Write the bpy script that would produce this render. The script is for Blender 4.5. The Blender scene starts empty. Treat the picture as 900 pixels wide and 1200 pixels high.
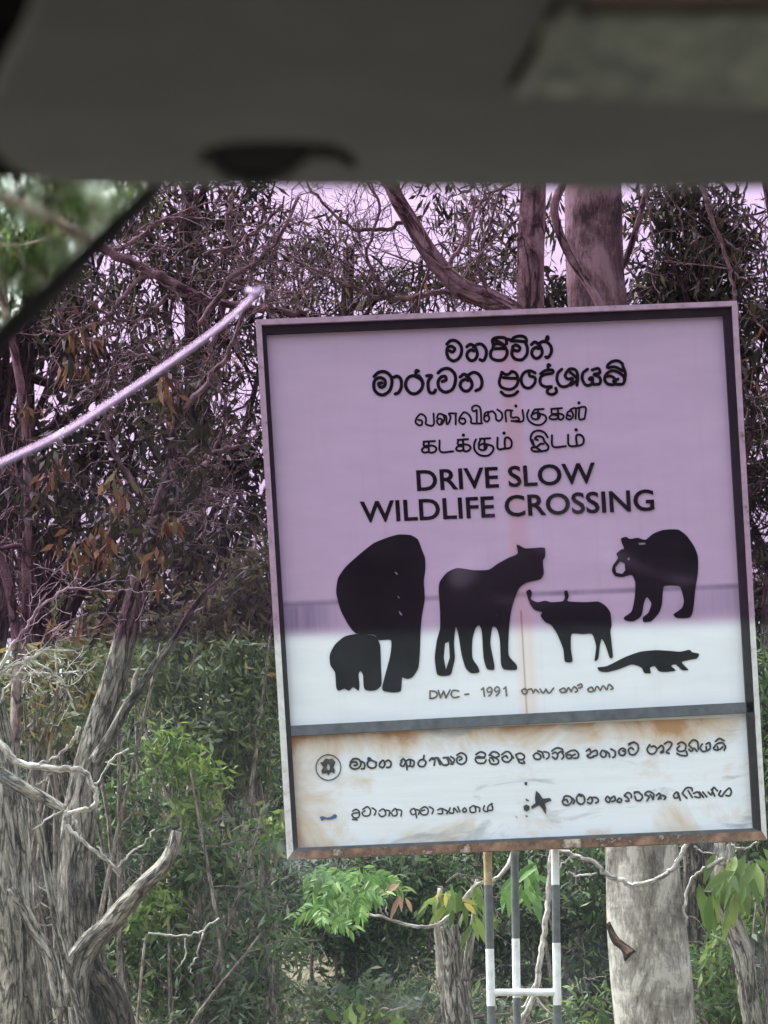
import bpy, bmesh, math, random
import numpy as np
from mathutils import Vector
from mathutils.geometry import tessellate_polygon

scene = bpy.context.scene
R = math.radians

# ------------------------------------------------------------------ camera
K = 0.000294          # metres per photo pixel (900 x 1200) at one metre
EYE = 1.25            # eye height in the car
HORIZON = 1180.0      # photo row of the horizon
cam_data = bpy.data.cameras.new('camera')
cam = bpy.data.objects.new('camera', cam_data)
scene.collection.objects.link(cam)
cam.location = (0, 0, EYE)
cam.rotation_euler = (R(90), 0, 0)
cam_data.sensor_fit = 'VERTICAL'
cam_data.sensor_height = 36.0
cam_data.sensor_width = 27.0
cam_data.lens = 36.0 / (1200 * K)
cam_data.shift_y = (HORIZON - 600) / 1200
cam_data.clip_start = 0.02
cam_data.clip_end = 2000
cam_data.dof.use_dof = True
cam_data.dof.focus_distance = 9.0
cam_data.dof.aperture_fstop = 34.0
scene.camera = cam

# ------------------------------------------------------------------ world, sun, exposure
SUN_ELEV, SUN_AZ = 58.0, 300.0      # azimuth clockwise from +Y: high, ahead to the left, behind thin cloud
world = bpy.data.worlds.new('World')
scene.world = world
world.use_nodes = True
wn, wl = world.node_tree.nodes, world.node_tree.links
wn.clear()
sky = wn.new('ShaderNodeTexSky')
sky.sky_type = 'NISHITA'
sky.sun_disc = False
sky.sun_elevation = R(SUN_ELEV)
sky.sun_rotation = R(SUN_AZ)
sky.air_density = 1.0
sky.dust_density = 9.0
sky.ozone_density = 1.0
hs = wn.new('ShaderNodeHueSaturation')
hs.inputs['Saturation'].default_value = 0.2
bg = wn.new('ShaderNodeBackground')
bg.inputs['Strength'].default_value = 0.15
wo = wn.new('ShaderNodeOutputWorld')
wl.new(sky.outputs[0], hs.inputs['Color'])
wl.new(hs.outputs[0], bg.inputs['Color'])
wl.new(bg.outputs[0], wo.inputs[0])

sun_data = bpy.data.lights.new('sun', 'SUN')
sun_data.energy = 0.7
sun_data.angle = R(25)
sun_data.color = (1.0, 0.965, 0.91)
sun = bpy.data.objects.new('sun', sun_data)
scene.collection.objects.link(sun)
ce = math.cos(R(SUN_ELEV))
to_sun = Vector((math.sin(R(SUN_AZ)) * ce, math.cos(R(SUN_AZ)) * ce, math.sin(R(SUN_ELEV))))
sun.rotation_euler = to_sun.to_track_quat('Z', 'Y').to_euler()

scene.view_settings.view_transform = 'Standard'
scene.view_settings.look = 'None'
scene.view_settings.gamma = 1.0
scene.view_settings.use_curve_mapping = False
scene.view_settings.exposure = 2.0
scene.render.engine = 'CYCLES'
scene.cycles.max_bounces = 8
scene.cycles.diffuse_bounces = 3
scene.cycles.transparent_max_bounces = 12

# ------------------------------------------------------------------ helpers
rs = np.random.RandomState(7)
random.seed(7)


def at(px, py, d):
    """A point of the place seen at photo pixel (px, py), d metres ahead of the car seat."""
    return np.array([(px - 450.0) * K * d, d, EYE + (HORIZON - py) * K * d])


def smooth(a, b, x):
    t = min(1.0, max(0.0, (x - a) / (b - a)))
    return t * t * (3 - 2 * t)


def ground_z(x, y):
    z = 1.15 * smooth(10.2, 17.5, y) + 1.1 * smooth(17.0, 50.0, y)
    return z + 0.05 * math.sin(x * 1.3 + y) * smooth(10.5, 14, y)


class MB:
    """Collects faces for ONE mesh object."""
    def __init__(self):
        self.v, self.f, self.m, self.att = [], [], [], []
        self.n = 0

    def add(self, verts, faces, mat=0, att=None):
        verts = np.asarray(verts, float).reshape(-1, 3)
        self.att.append(verts if att is None else att)
        faces = [np.asarray(f) + self.n for f in faces]
        self.v.append(verts)
        self.f += [f.tolist() for f in faces]
        self.m += [mat] * len(faces)
        self.n += len(verts)

    def box(self, c, s, mat=0):
        x, y, z = np.array(s) / 2.0
        v = [(-x, -y, -z), (x, -y, -z), (x, y, -z), (-x, y, -z), (-x, -y, z), (x, -y, z), (x, y, z), (-x, y, z)]
        f = [(0, 3, 2, 1), (4, 5, 6, 7), (0, 1, 5, 4), (1, 2, 6, 5), (2, 3, 7, 6), (3, 0, 4, 7)]
        self.add(np.array(v) + np.array(c), f, mat)

    def tube(self, pts, radii, n=6, mat=0, flute=0.0, seed=0, cap=True, flat=None, bands=None):
        pts = np.asarray(pts, float)
        m = len(pts)
        radii = np.broadcast_to(np.asarray(radii, float), (m,))
        t = np.gradient(pts, axis=0)
        t /= np.linalg.norm(t, axis=1)[:, None] + 1e-12
        a = np.cross(t, [0.0, 1.0, 0.0])
        bad = np.linalg.norm(a, axis=1) < 0.05
        a[bad] = np.cross(t[bad], [1.0, 0.0, 0.0])
        a /= np.linalg.norm(a, axis=1)[:, None]
        b = np.cross(t, a)
        th = np.linspace(0, 2 * math.pi, n, endpoint=False)
        r = radii[:, None] * np.ones((m, n))
        if flute:
            q = np.random.RandomState(seed)
            s = np.cumsum(np.r_[0, np.linalg.norm(np.diff(pts, axis=0), axis=1)])[:, None]
            w = 0
            for kf in (2, 3, 5, 8):
                w = w + q.uniform(.5, 1) / kf ** .45 * np.sin(kf * th[None, :] + q.uniform(0, 6) + s * q.uniform(-2.2, 2.2)
                                                           + .7 * np.sin(s * q.uniform(2, 6) + q.uniform(0, 6)))
            w = w + .5 * np.sin(s * q.uniform(4, 9) + q.uniform(0, 6))
            r = r * (1 + flute * w)
        v = pts[:, None, :] + r[..., None] * (np.cos(th)[None, :, None] * a[:, None, :] + np.sin(th)[None, :, None] * b[:, None, :])
        if flat is not None:        # squash towards the first point's depth
            v[..., 1] = pts[:, None, 1] + (v[..., 1] - pts[:, None, 1]) * flat
        v = v.reshape(-1, 3)
        f, mats = [], []
        for i in range(m - 1):
            for j in range(n):
                k = (j + 1) % n
                f.append((i * n + j, i * n + k, (i + 1) * n + k, (i + 1) * n + j))
                mats.append(bands[i] if bands is not None else mat)
        if cap:
            f.append(tuple(range(n))[::-1]); mats.append(bands[0] if bands is not None else mat)
            f.append(tuple((m - 1) * n + j for j in range(n))); mats.append(bands[-1] if bands is not None else mat)
        run = np.cumsum(np.r_[0, np.linalg.norm(np.diff(pts, axis=0), axis=1)]) + (pts[0].sum() * 3.7) % 5
        att = np.stack([np.cos(th)[None, :] * r, np.sin(th)[None, :] * r, run[:, None] * np.ones((m, n))], 2).reshape(-1, 3)
        self.add(v, f, att=att)
        self.m[-len(f):] = mats

    def build(self, name, mats, parent=None, loc=None, smooth_shade=False):
        v = np.concatenate(self.v) if self.v else np.zeros((0, 3))
        if parent is not None:
            off = np.array(parent['origin'][:])
        elif loc is not None:
            off = np.array(loc, float)
        else:
            off = np.zeros(3)
        me = bpy.data.meshes.new(name)
        me.from_pydata((v - off).tolist(), [], self.f)
        a = me.attributes.new('grain', 'FLOAT_VECTOR', 'POINT')      # position round and along the stem, for the bark
        a.data.foreach_set('vector', np.concatenate(self.att).astype(np.float32).ravel())
        return finish(name, me, mats, parent, off, self.m, smooth_shade)


def finish(name, me, mats, parent, off, midx=None, smooth_shade=False):
    if not isinstance(mats, (list, tuple)):
        mats = [mats]
    for mt in mats:
        me.materials.append(mt)
    if midx is not None and len(mats) > 1:
        me.polygons.foreach_set('material_index', midx)
    if smooth_shade:
        me.polygons.foreach_set('use_smooth', [True] * len(me.polygons))
    me.update()
    o = bpy.data.objects.new(name, me)
    scene.collection.objects.link(o)
    o['origin'] = [float(q) for q in off]
    if parent is not None:
        o.parent = parent
    else:
        o.location = off
    return o


def thing(name, label, cat, loc, group=None):
    o = bpy.data.objects.new(name, None)
    scene.collection.objects.link(o)
    o.empty_display_size = 0.1
    o.location = loc
    o['origin'] = [float(q) for q in loc]
    o['label'] = label
    o['category'] = cat
    if group:
        o['group'] = group
    return o


def tag(o, label, cat, group=None, kind=None):
    o['label'] = label
    o['category'] = cat
    if group:
        o['group'] = group
    if kind:
        o['kind'] = kind
    return o


def structure(o, kind='structure'):
    o['kind'] = kind
    return o


def spline(pts, per=5):
    """Catmull-Rom through pts (any width of row)."""
    p = np.asarray(pts, float)
    if len(p) < 3:
        return np.linspace(p[0], p[-1], per + 1)
    q = np.vstack([2 * p[0] - p[1], p, 2 * p[-1] - p[-2]])
    out = []
    for i in range(1, len(q) - 2):
        a, b, c, d = q[i - 1], q[i], q[i + 1], q[i + 2]
        for t in np.linspace(0, 1, per, endpoint=False):
            out.append(.5 * (2 * b + (c - a) * t + (2 * a - 5 * b + 4 * c - d) * t * t + (3 * b - a - 3 * c + d) * t ** 3))
    out.append(p[-1])
    return np.array(out)


def leaf_mesh(name, pos, direc, length, width, mats, parent, midx=None, fold=0.25):
    """Many leaves as one crown mesh: four-cornered folded blades."""
    n = len(pos)
    rnd = rs.normal(size=(n, 3))
    s = np.cross(direc, rnd)
    s /= np.linalg.norm(s, axis=1)[:, None] + 1e-9
    u = np.cross(s, direc)
    length = np.asarray(length)[:, None]
    width = np.asarray(width)[:, None]
    mid = pos + direc * length * .42 + u * width * fold
    v = np.stack([pos, mid + s * width / 2, pos + direc * length, mid - s * width / 2], 1).reshape(-1, 3)
    off = np.array(parent['origin'][:])
    me = bpy.data.meshes.new(name)
    me.vertices.add(4 * n)
    me.vertices.foreach_set('co', (v - off).astype(np.float32).ravel())
    me.loops.add(4 * n)
    me.loops.foreach_set('vertex_index', np.arange(4 * n, dtype=np.int32))
    me.polygons.add(n)
    me.polygons.foreach_set('loop_start', np.arange(0, 4 * n, 4, dtype=np.int32))
    me.polygons.foreach_set('loop_total', np.full(n, 4, np.int32))
    me.update(calc_edges=True)
    return finish(name, me, mats, parent, off, midx)


def droopy(n, droop, spread=1.0):
    d = rs.normal(size=(n, 3)) * spread
    d[:, 2] -= droop
    return d / (np.linalg.norm(d, axis=1)[:, None] + 1e-9)


# ------------------------------------------------------------------ materials
def mat_new(name):
    m = bpy.data.materials.new(name)
    m.use_nodes = True
    nt = m.node_tree
    nt.nodes.clear()
    out = nt.nodes.new('ShaderNodeOutputMaterial')
    return m, nt.nodes, nt.links, out


def principled(nodes, links, out, rough=.7, metal=0.0, spec=.3):
    p = nodes.new('ShaderNodeBsdfPrincipled')
    p.inputs['Roughness'].default_value = rough
    p.inputs['Metallic'].default_value = metal
    p.inputs['Specular IOR Level'].default_value = spec
    links.new(p.outputs[0], out.inputs['Surface'])
    return p


def ramp(nodes, links, src, stops):
    r = nodes.new('ShaderNodeValToRGB')
    el = r.color_ramp.elements
    while len(el) < len(stops):
        el.new(0.5)
    for e, (pos, c) in zip(el, stops):
        e.position = pos
        e.color = (*c, 1)
    links.new(src, r.inputs[0])
    return r


def noise(nodes, links, vec, scale, detail=4, rough=.6, dist=0.0):
    n = nodes.new('ShaderNodeTexNoise')
    n.inputs['Scale'].default_value = scale
    n.inputs['Detail'].default_value = detail
    n.inputs['Roughness'].default_value = rough
    n.inputs['Distortion'].default_value = dist
    if vec is not None:
        links.new(vec, n.inputs['Vector'])
    return n


def coords(nodes, links, scale=(1, 1, 1), kind='Object'):
    mp = nodes.new('ShaderNodeMapping')
    mp.inputs['Scale'].default_value = scale
    if kind == 'Grain':
        at_ = nodes.new('ShaderNodeAttribute')
        at_.attribute_name = 'grain'
        links.new(at_.outputs['Vector'], mp.inputs[0])
    else:
        tc = nodes.new('ShaderNodeTexCoord')
        links.new(tc.outputs[kind], mp.inputs[0])
    return mp.outputs[0]


def bump(nodes, links, height, p, strength=.5, dist=.01):
    b = nodes.new('ShaderNodeBump')
    b.inputs['Strength'].default_value = strength
    b.inputs['Distance'].default_value = dist
    links.new(height, b.inputs['Height'])
    links.new(b.outputs[0], p.inputs['Normal'])


def bark(name, dark, mid, light, stretch=(17, 17, 4.2), bump_d=.03, patch=3.0, crack=.30):
    m, n, l, out = mat_new(name)
    p = principled(n, l, out, .9, spec=.15)
    v = coords(n, l, stretch, 'Grain')
    n1 = noise(n, l, v, 2.0, 10, .72, .9)
    n2 = noise(n, l, coords(n, l, (1, 1, .6)), patch, 4, .6)
    mx = n.new('ShaderNodeMath'); mx.operation = 'MULTIPLY_ADD'
    l.new(n2.outputs[0], mx.inputs[0]); mx.inputs[1].default_value = .75
    ad = n.new('ShaderNodeMath'); ad.operation = 'SUBTRACT'
    l.new(n1.outputs[0], ad.inputs[0]); ad.inputs[1].default_value = .5
    am = n.new('ShaderNodeMath'); am.operation = 'MULTIPLY'; am.inputs[1].default_value = 2.0
    l.new(ad.outputs[0], am.inputs[0])
    l.new(am.outputs[0], mx.inputs[2])
    r = ramp(n, l, mx.outputs[0], [(.18, dark), (.40, mid), (.68, light)])
    # stringy fissures between the strips of bark
    n3 = noise(n, l, coords(n, l, (stretch[0] * .8, stretch[1] * .8, stretch[2] * .55), 'Grain'), 2.0, 5, .55, .5)
    ab = n.new('ShaderNodeMath'); ab.operation = 'SUBTRACT'; ab.inputs[1].default_value = .5
    l.new(n3.outputs[0], ab.inputs[0])
    aa = n.new('ShaderNodeMath'); aa.operation = 'ABSOLUTE'; l.new(ab.outputs[0], aa.inputs[0])
    cr = n.new('ShaderNodeMapRange'); cr.interpolation_type = 'SMOOTHSTEP'
    cr.inputs['From Max'].default_value = .045
    l.new(aa.outputs[0], cr.inputs[0])
    n4 = noise(n, l, coords(n, l, (stretch[0] * 4, stretch[1] * 4, stretch[2] * 5), 'Grain'), 2.0, 4, .7)
    fm = n.new('ShaderNodeMapRange'); fm.inputs['From Min'].default_value = .3; fm.inputs['From Max'].default_value = .7
    fm.inputs['To Min'].default_value = .62; fm.inputs['To Max'].default_value = 1.25
    l.new(n4.outputs[0], fm.inputs[0])
    ck = n.new('ShaderNodeMapRange'); ck.inputs['To Min'].default_value = crack
    l.new(cr.outputs[0], ck.inputs[0])
    pr = n.new('ShaderNodeMath'); pr.operation = 'MULTIPLY'
    l.new(ck.outputs[0], pr.inputs[0]); l.new(fm.outputs[0], pr.inputs[1])
    mc = n.new('ShaderNodeMixRGB'); mc.blend_type = 'MULTIPLY'; mc.inputs[0].default_value = 1.0
    l.new(r.outputs[0], mc.inputs[1]); l.new(pr.outputs[0], mc.inputs[2])
    l.new(mc.outputs[0], p.inputs['Base Color'])
    hh = n.new('ShaderNodeMath'); hh.operation = 'MULTIPLY_ADD'; hh.inputs[1].default_value = .8
    l.new(cr.outputs[0], hh.inputs[0]); l.new(n1.outputs[0], hh.inputs[2])
    bump(n, l, hh.outputs[0], p, 1.0, bump_d)
    return m


def leafmat(name, stops, trans=.35):
    m, n, l, out = mat_new(name)
    g = n.new('ShaderNodeNewGeometry')
    r = ramp(n, l, g.outputs['Random Per Island'], stops)
    d = n.new('ShaderNodeBsdfPrincipled')
    d.inputs['Roughness'].default_value = .55
    d.inputs['Specular IOR Level'].default_value = .35
    t = n.new('ShaderNodeBsdfTranslucent')
    mix = n.new('ShaderNodeMixShader')
    mix.inputs[0].default_value = trans
    l.new(r.outputs[0], d.inputs['Base Color'])
    l.new(r.outputs[0], t.inputs['Color'])
    l.new(d.outputs[0], mix.inputs[1])
    l.new(t.outputs[0], mix.inputs[2])
    l.new(mix.outputs[0], out.inputs['Surface'])
    return m


def plain(name, col, rough=.6, metal=0.0, var=.25, scale=8.0, spec=.3, dirt=None, kind='Object', bumpd=0.0):
    m, n, l, out = mat_new(name)
    p = principled(n, l, out, rough, metal, spec)
    nz = noise(n, l, coords(n, l, kind=kind), scale, 6, .65)
    c = np.array(col)
    stops = [(.3, tuple(c * (1 - var))), (.7, tuple(np.minimum(c * (1 + var), .95)))]
    if dirt is not None:
        stops = [(.28, dirt), (.42, tuple(c * (1 - var)))] + stops[1:]
    r = ramp(n, l, nz.outputs[0], stops)
    l.new(r.outputs[0], p.inputs['Base Color'])
    if bumpd:
        bump(n, l, nz.outputs[0], p, .5, bumpd)
    return m


M = {}
M['bark_grey'] = bark('bark_grey', (.13, .113, .095), (.40, .355, .305), (.66, .60, .53))
M['bark_dark'] = bark('bark_dark', (.035, .028, .025), (.13, .105, .09), (.28, .235, .20))
def mottled_bark(name, dark, mid, light):
    """smooth pale bark: blotches, fine upright fibres and a few level wrinkles"""
    m, n, l, out = mat_new(name)
    p = principled(n, l, out, .85, spec=.2)
    big = noise(n, l, coords(n, l, (2.6, 2.6, 1.5)), 2.2, 10, .66, .5)
    fib = noise(n, l, coords(n, l, (26, 26, 7)), 2.0, 8, .75, .8)
    wr = noise(n, l, coords(n, l, (5, 5, 20)), 1.6, 5, .65, 1.2)
    a1 = n.new('ShaderNodeMath'); a1.operation = 'MULTIPLY_ADD'
    l.new(fib.outputs[0], a1.inputs[0]); a1.inputs[1].default_value = .55
    l.new(big.outputs[0], a1.inputs[2])
    a2 = n.new('ShaderNodeMath'); a2.operation = 'MULTIPLY_ADD'
    l.new(wr.outputs[0], a2.inputs[0]); a2.inputs[1].default_value = .14
    l.new(a1.outputs[0], a2.inputs[2])
    r = ramp(n, l, a2.outputs[0], [(.71, dark), (.79, tuple((np.array(dark) + np.array(mid)) / 2)), (.865, mid), (.95, light)])
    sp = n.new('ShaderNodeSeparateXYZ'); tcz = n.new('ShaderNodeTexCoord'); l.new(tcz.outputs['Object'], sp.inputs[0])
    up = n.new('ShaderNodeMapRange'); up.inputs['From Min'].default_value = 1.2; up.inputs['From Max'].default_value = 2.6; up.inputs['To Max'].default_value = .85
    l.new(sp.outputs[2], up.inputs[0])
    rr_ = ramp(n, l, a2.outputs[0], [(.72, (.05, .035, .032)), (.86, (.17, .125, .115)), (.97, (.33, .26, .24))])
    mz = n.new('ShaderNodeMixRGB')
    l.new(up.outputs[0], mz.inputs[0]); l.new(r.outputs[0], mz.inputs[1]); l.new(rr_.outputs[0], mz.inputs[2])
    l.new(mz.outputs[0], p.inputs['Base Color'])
    bump(n, l, a2.outputs[0], p, .8, .02)
    return m


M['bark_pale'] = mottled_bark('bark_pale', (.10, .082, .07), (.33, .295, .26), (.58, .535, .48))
M['bark_pink'] = bark('bark_pink', (.12, .085, .08), (.26, .19, .18), (.40, .32, .30), (7, 7, 3.0), .015, 4.0)
M['twig'] = bark('twig', (.10, .08, .068), (.25, .205, .18), (.42, .365, .33), (20, 20, 6), .004, crack=.6)
M['twig_dark'] = bark('twig_dark', (.02, .016, .014), (.065, .050, .045), (.13, .105, .095), (20, 20, 6), .004)
M['bark_black'] = bark('bark_black', (.014, .011, .010), (.045, .036, .032), (.10, .085, .075))
M['bark_grey_shaded'] = bark('bark_grey_shaded', (.06, .051, .043), (.22, .19, .165), (.44, .39, .345))  # the grey bark again, darkened to paint in shade from the crowns
M['deadwood'] = bark('deadwood', (.22, .19, .17), (.52, .48, .44), (.72, .69, .65), (20, 20, 5), .004, crack=.72)
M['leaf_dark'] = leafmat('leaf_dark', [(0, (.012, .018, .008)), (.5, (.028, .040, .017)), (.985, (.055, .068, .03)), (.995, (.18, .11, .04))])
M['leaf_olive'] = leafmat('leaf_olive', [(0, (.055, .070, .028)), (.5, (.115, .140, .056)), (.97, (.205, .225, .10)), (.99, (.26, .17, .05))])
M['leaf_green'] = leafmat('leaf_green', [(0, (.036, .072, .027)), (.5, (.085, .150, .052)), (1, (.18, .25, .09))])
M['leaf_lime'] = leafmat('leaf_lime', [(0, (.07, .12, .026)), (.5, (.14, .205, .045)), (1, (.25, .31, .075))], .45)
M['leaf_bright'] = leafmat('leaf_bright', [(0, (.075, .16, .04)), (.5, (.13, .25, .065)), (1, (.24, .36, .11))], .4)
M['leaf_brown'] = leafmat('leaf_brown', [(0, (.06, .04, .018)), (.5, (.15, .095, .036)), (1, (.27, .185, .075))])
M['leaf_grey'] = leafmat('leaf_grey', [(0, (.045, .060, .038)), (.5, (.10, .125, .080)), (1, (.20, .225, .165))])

# ------------------------------------------------------------------ ground
gx = np.concatenate([[-400, -150, -60, -25], np.linspace(-14, 14, 45), [25, 60, 150, 400]])
gy = np.concatenate([[-300, -100, -30, -8], np.linspace(-2, 24, 53), [28, 33, 38, 44, 52, 70, 120, 300, 900]])
gm = MB()
gv = [(x, y, ground_z(x, y)) for y in gy for x in gx]
w = len(gx)
gm.add(gv, [(j * w + i, j * w + i + 1, (j + 1) * w + i + 1, (j + 1) * w + i) for j in range(len(gy) - 1) for i in range(w - 1)])
m, n, l, out = mat_new('leaf_litter_ground')
p = principled(n, l, out, .95, spec=.1)
nz = noise(n, l, coords(n, l), 3.0, 10, .75)
r = ramp(n, l, nz.outputs[0], [(.3, (.06, .05, .035)), (.5, (.16, .125, .085)), (.6, (.10, .10, .05)), (.75, (.30, .25, .18))])
l.new(r.outputs[0], p.inputs['Base Color'])
bump(n, l, nz.outputs[0], p, .8, .05)
structure(gm.build('ground', m))
rm = MB()
rm.add([(-300, -4.5, .004), (300, -4.5, .004), (300, 5.6, .004), (-300, 5.6, .004)], [(0, 1, 2, 3)])
structure(rm.build('road', plain('asphalt', (.055, .053, .05), .9, var=.3, scale=30)))

# ------------------------------------------------------------------ the wildlife sign
D = 9.0
SIGN = thing('wildlife_sign', 'large white wildlife crossing board with black animal silhouettes on a banded pole mast', 'sign',
             (at(612, 1000, D)[0], D + .06, 0.0))


def flat_part(name, polys, depth, thick, mat, parent=SIGN):
    """Polygons given in photo pixels of the sign plane, each [outline, hole, ...], as plates `thick` deep facing the road."""
    mb = MB()
    for poly in polys:
        loops = [[at(px, py, D) for px, py in lp] for lp in poly]
        flat = [q for lp in loops for q in lp]
        tris = tessellate_polygon([[Vector((q[0], q[2], 0)) for q in lp] for lp in loops])
        front = [np.array((q[0], depth, q[2])) for q in flat]
        back = [np.array((q[0], depth + thick, q[2])) for q in flat]
        nf = len(flat)
        faces = []
        for t in tris:
            a, b, c = (front[i] for i in t)
            nrm = np.cross(b - a, c - a)[1]
            t = t if nrm < 0 else t[::-1]
            faces.append(tuple(t))
            faces.append(tuple(i + nf for i in t[::-1]))
        i0 = 0
        for lp in loops:
            q = len(lp)
            for i in range(q):
                j = (i + 1) % q
                faces.append((i0 + i, i0 + j, i0 + j + nf, i0 + i + nf))
            i0 += q
        mb.add(front + back, faces)
    return mb.build(name, mat, parent)


def strokes(name, lines, mat, parent=SIGN, depth=D - .0065, gap=7.0):
    """Brush lettering: round-ended strokes lying on the panel, one part per word.  lines: (crop origin, scale, width, [polylines], [dots])"""
    items = []
    for (ox, oy), sc, wd, polys, dots in lines:
        for pl in polys:
            q = spline(np.array(pl, float), 5) / sc + np.array((ox, oy))
            items.append((q[:, 0].min(), q[:, 0].max(), q, wd))
        for (x, y, rd) in dots:
            c = np.array([[ox + x / sc, oy + y / sc]])
            items.append((c[0, 0], c[0, 0], c, rd * 2))
    items.sort(key=lambda t: t[0])
    words, reach = [], -1e9
    for it in items:
        if it[0] > reach + gap:
            words.append([])
        words[-1].append(it)
        reach = max(reach, it[1])
    for wordlist in words:
        mb = MB()
        for _, _, q, wd in wordlist:
            pts = np.array([at(x, y, D) for x, y in q])
            pts[:, 1] = depth
            if len(pts) > 1:
                mb.tube(pts, wd / 2 * K * D, 8, flat=.22)
            for e in (pts[0], pts[-1])[:len(pts)]:
                disc(mb, e, wd / 2 * K * D)
        mb.build(name, mat, parent)


def disc(mb, c, r, seg=12):
    th = np.linspace(0, 2 * math.pi, seg, endpoint=False)
    v = [c + np.array((r * math.cos(a), 0, r * math.sin(a))) for a in th]
    v2 = [c + np.array((.7 * r * math.cos(a), -r * .17, .7 * r * math.sin(a))) for a in th]
    v3 = [c + np.array((0, -r * .215, 0))]
    f = [(i, (i + 1) % seg, seg + (i + 1) % seg, seg + i) for i in range(seg)]
    f += [(seg + i, seg + (i + 1) % seg, 2 * seg) for i in range(seg)]
    mb.add(np.array(v + v2 + v3), f)


TL, TR, BR, BL = (300, 378), (862, 356), (897, 985), (337, 1008)


def quad(u, v):
    """sign plane: u 0..1 left to right, v 0..1 top to bottom, in photo pixels"""
    a = np.array(TL) * (1 - u) + np.array(TR) * u
    b = np.array(BL) * (1 - u) + np.array(BR) * u
    return tuple(a * (1 - v) + b * v)


# enamel panels: white paint, seams, dirt, rust -- all in panel coordinates (UV: 0..1 across, 0..1 down)
def panel_mat(name, lower):
    m, n, l, out = mat_new(name)
    p = principled(n, l, out, .45, spec=.3)
    tc = n.new('ShaderNodeTexCoord')
    sep = n.new('ShaderNodeSeparateXYZ')
    l.new(tc.outputs['UV'], sep.inputs[0])
    U, Vv = sep.outputs[0], sep.outputs[1]

    def math_(op, a, b=None, clamp=False):
        q = n.new('ShaderNodeMath'); q.operation = op; q.use_clamp = clamp
        for i, s in enumerate((a, b)):
            if s is None:
                continue
            if isinstance(s, (int, float)):
                q.inputs[i].default_value = s
            else:
                l.new(s, q.inputs[i])
        return q.outputs[0]

    def line(src, pos, half, soft):
        dd = math_('ABSOLUTE', math_('SUBTRACT', src, pos))
        return math_('SUBTRACT', 1.0, math_('DIVIDE', math_('SUBTRACT', dd, half), soft), True)

    def mixc(fac, base, col):
        q = n.new('ShaderNodeMixRGB')
        if isinstance(fac, float):
            q.inputs[0].default_value = fac
        else:
            l.new(fac, q.inputs[0])
        if isinstance(base, tuple):
            q.inputs[1].default_value = (*base, 1)
        else:
            l.new(base, q.inputs[1])
        q.inputs[2].default_value = (*col, 1)
        return q.outputs[0]

    nz = noise(n, l, coords(n, l, (3, 9, 1), 'UV'), 2.0, 6, .6).outputs[0]
    fine = noise(n, l, coords(n, l, (1.2, 1, 1), 'UV'), 5.0, 8, .7, .6).outputs[0]
    streak = noise(n, l, coords(n, l, (26, 1.3, 1), 'UV'), 2.0, 4, .6).outputs[0]
    base = ramp(n, l, nz, [(.3, (.72, .75, .80)), (.7, (.80, .83, .87))]).outputs[0]
    if not lower:
        seam = line(Vv, .682, .0022, .008)
        wob = math_('MULTIPLY', seam, math_('MULTIPLY', fine, 1.5), True)
        base = mixc(math_('MULTIPLY', wob, .75), base, (.16, .17, .24))
        below = math_('MULTIPLY', line(Vv, .715, .02, .03), math_('GREATER_THAN', Vv, .682))
        edge = math_('ADD', math_('MULTIPLY', line(U, .03, .04, .10), 1.0), math_('MULTIPLY', line(U, .97, .10, .12), .45), True)
        base = mixc(math_('MULTIPLY', math_('MULTIPLY', below, edge), math_('MULTIPLY', streak, 1.35, True)), base, (.24, .26, .36))
        strip = line(U, .5225, .012, .014)
        base = mixc(math_('MULTIPLY', strip, .45), base, (.78, .58, .50))
        crack = line(U, .517, .0008, .0022)
        low = math_('GREATER_THAN', Vv, .72)
        base = mixc(math_('MULTIPLY', math_('MULTIPLY', crack, low), .6), base, (.30, .22, .15))
        specks = ramp(n, l, fine, [(.73, (0, 0, 0)), (.77, (1, 1, 1))]).outputs[0]
        base = mixc(math_('MULTIPLY', specks, .35), base, (.35, .30, .30))
        str2 = ramp(n, l, streak, [(.55, (0, 0, 0)), (.75, (1, 1, 1))]).outputs[0]
        base = mixc(math_('MULTIPLY', str2, .22), base, (.60, .56, .55))
    else:
        rust = noise(n, l, coords(n, l, (4.2, 1.1, 1), 'UV'), 1.6, 7, .62, .5).outputs[0]
        top = math_('SUBTRACT', 1.0, math_('DIVIDE', Vv, .30), True)
        lft = math_('SUBTRACT', 1.0, math_('DIVIDE', U, .22), True)
        bot = math_('DIVIDE', math_('SUBTRACT', Vv, .62), .5, True)
        e = math_('ADD', math_('ADD', math_('MULTIPLY', top, .28), math_('MULTIPLY', lft, .22)), math_('MULTIPLY', bot, .16))
        a = math_('ADD', rust, e)
        f1 = ramp(n, l, a, [(.56, (0, 0, 0)), (.72, (1, 1, 1))]).outputs[0]
        base = mixc(math_('MULTIPLY', f1, .7), base, (.60, .45, .30))
        f2 = ramp(n, l, a, [(.73, (0, 0, 0)), (.86, (1, 1, 1))]).outputs[0]
        base = mixc(math_('MULTIPLY', f2, .85), base, (.42, .20, .07))
        g = noise(n, l, coords(n, l, (2.0, 1.4, 1), 'UV'), 2.4, 5, .6, 1.2).outputs[0]
        f3 = ramp(n, l, g, [(.57, (0, 0, 0)), (.68, (1, 1, 1))]).outputs[0]
        base = mixc(math_('MULTIPLY', f3, .75), base, (.34, .36, .38))
    l.new(base, p.inputs['Base Color'])
    return m


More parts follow.
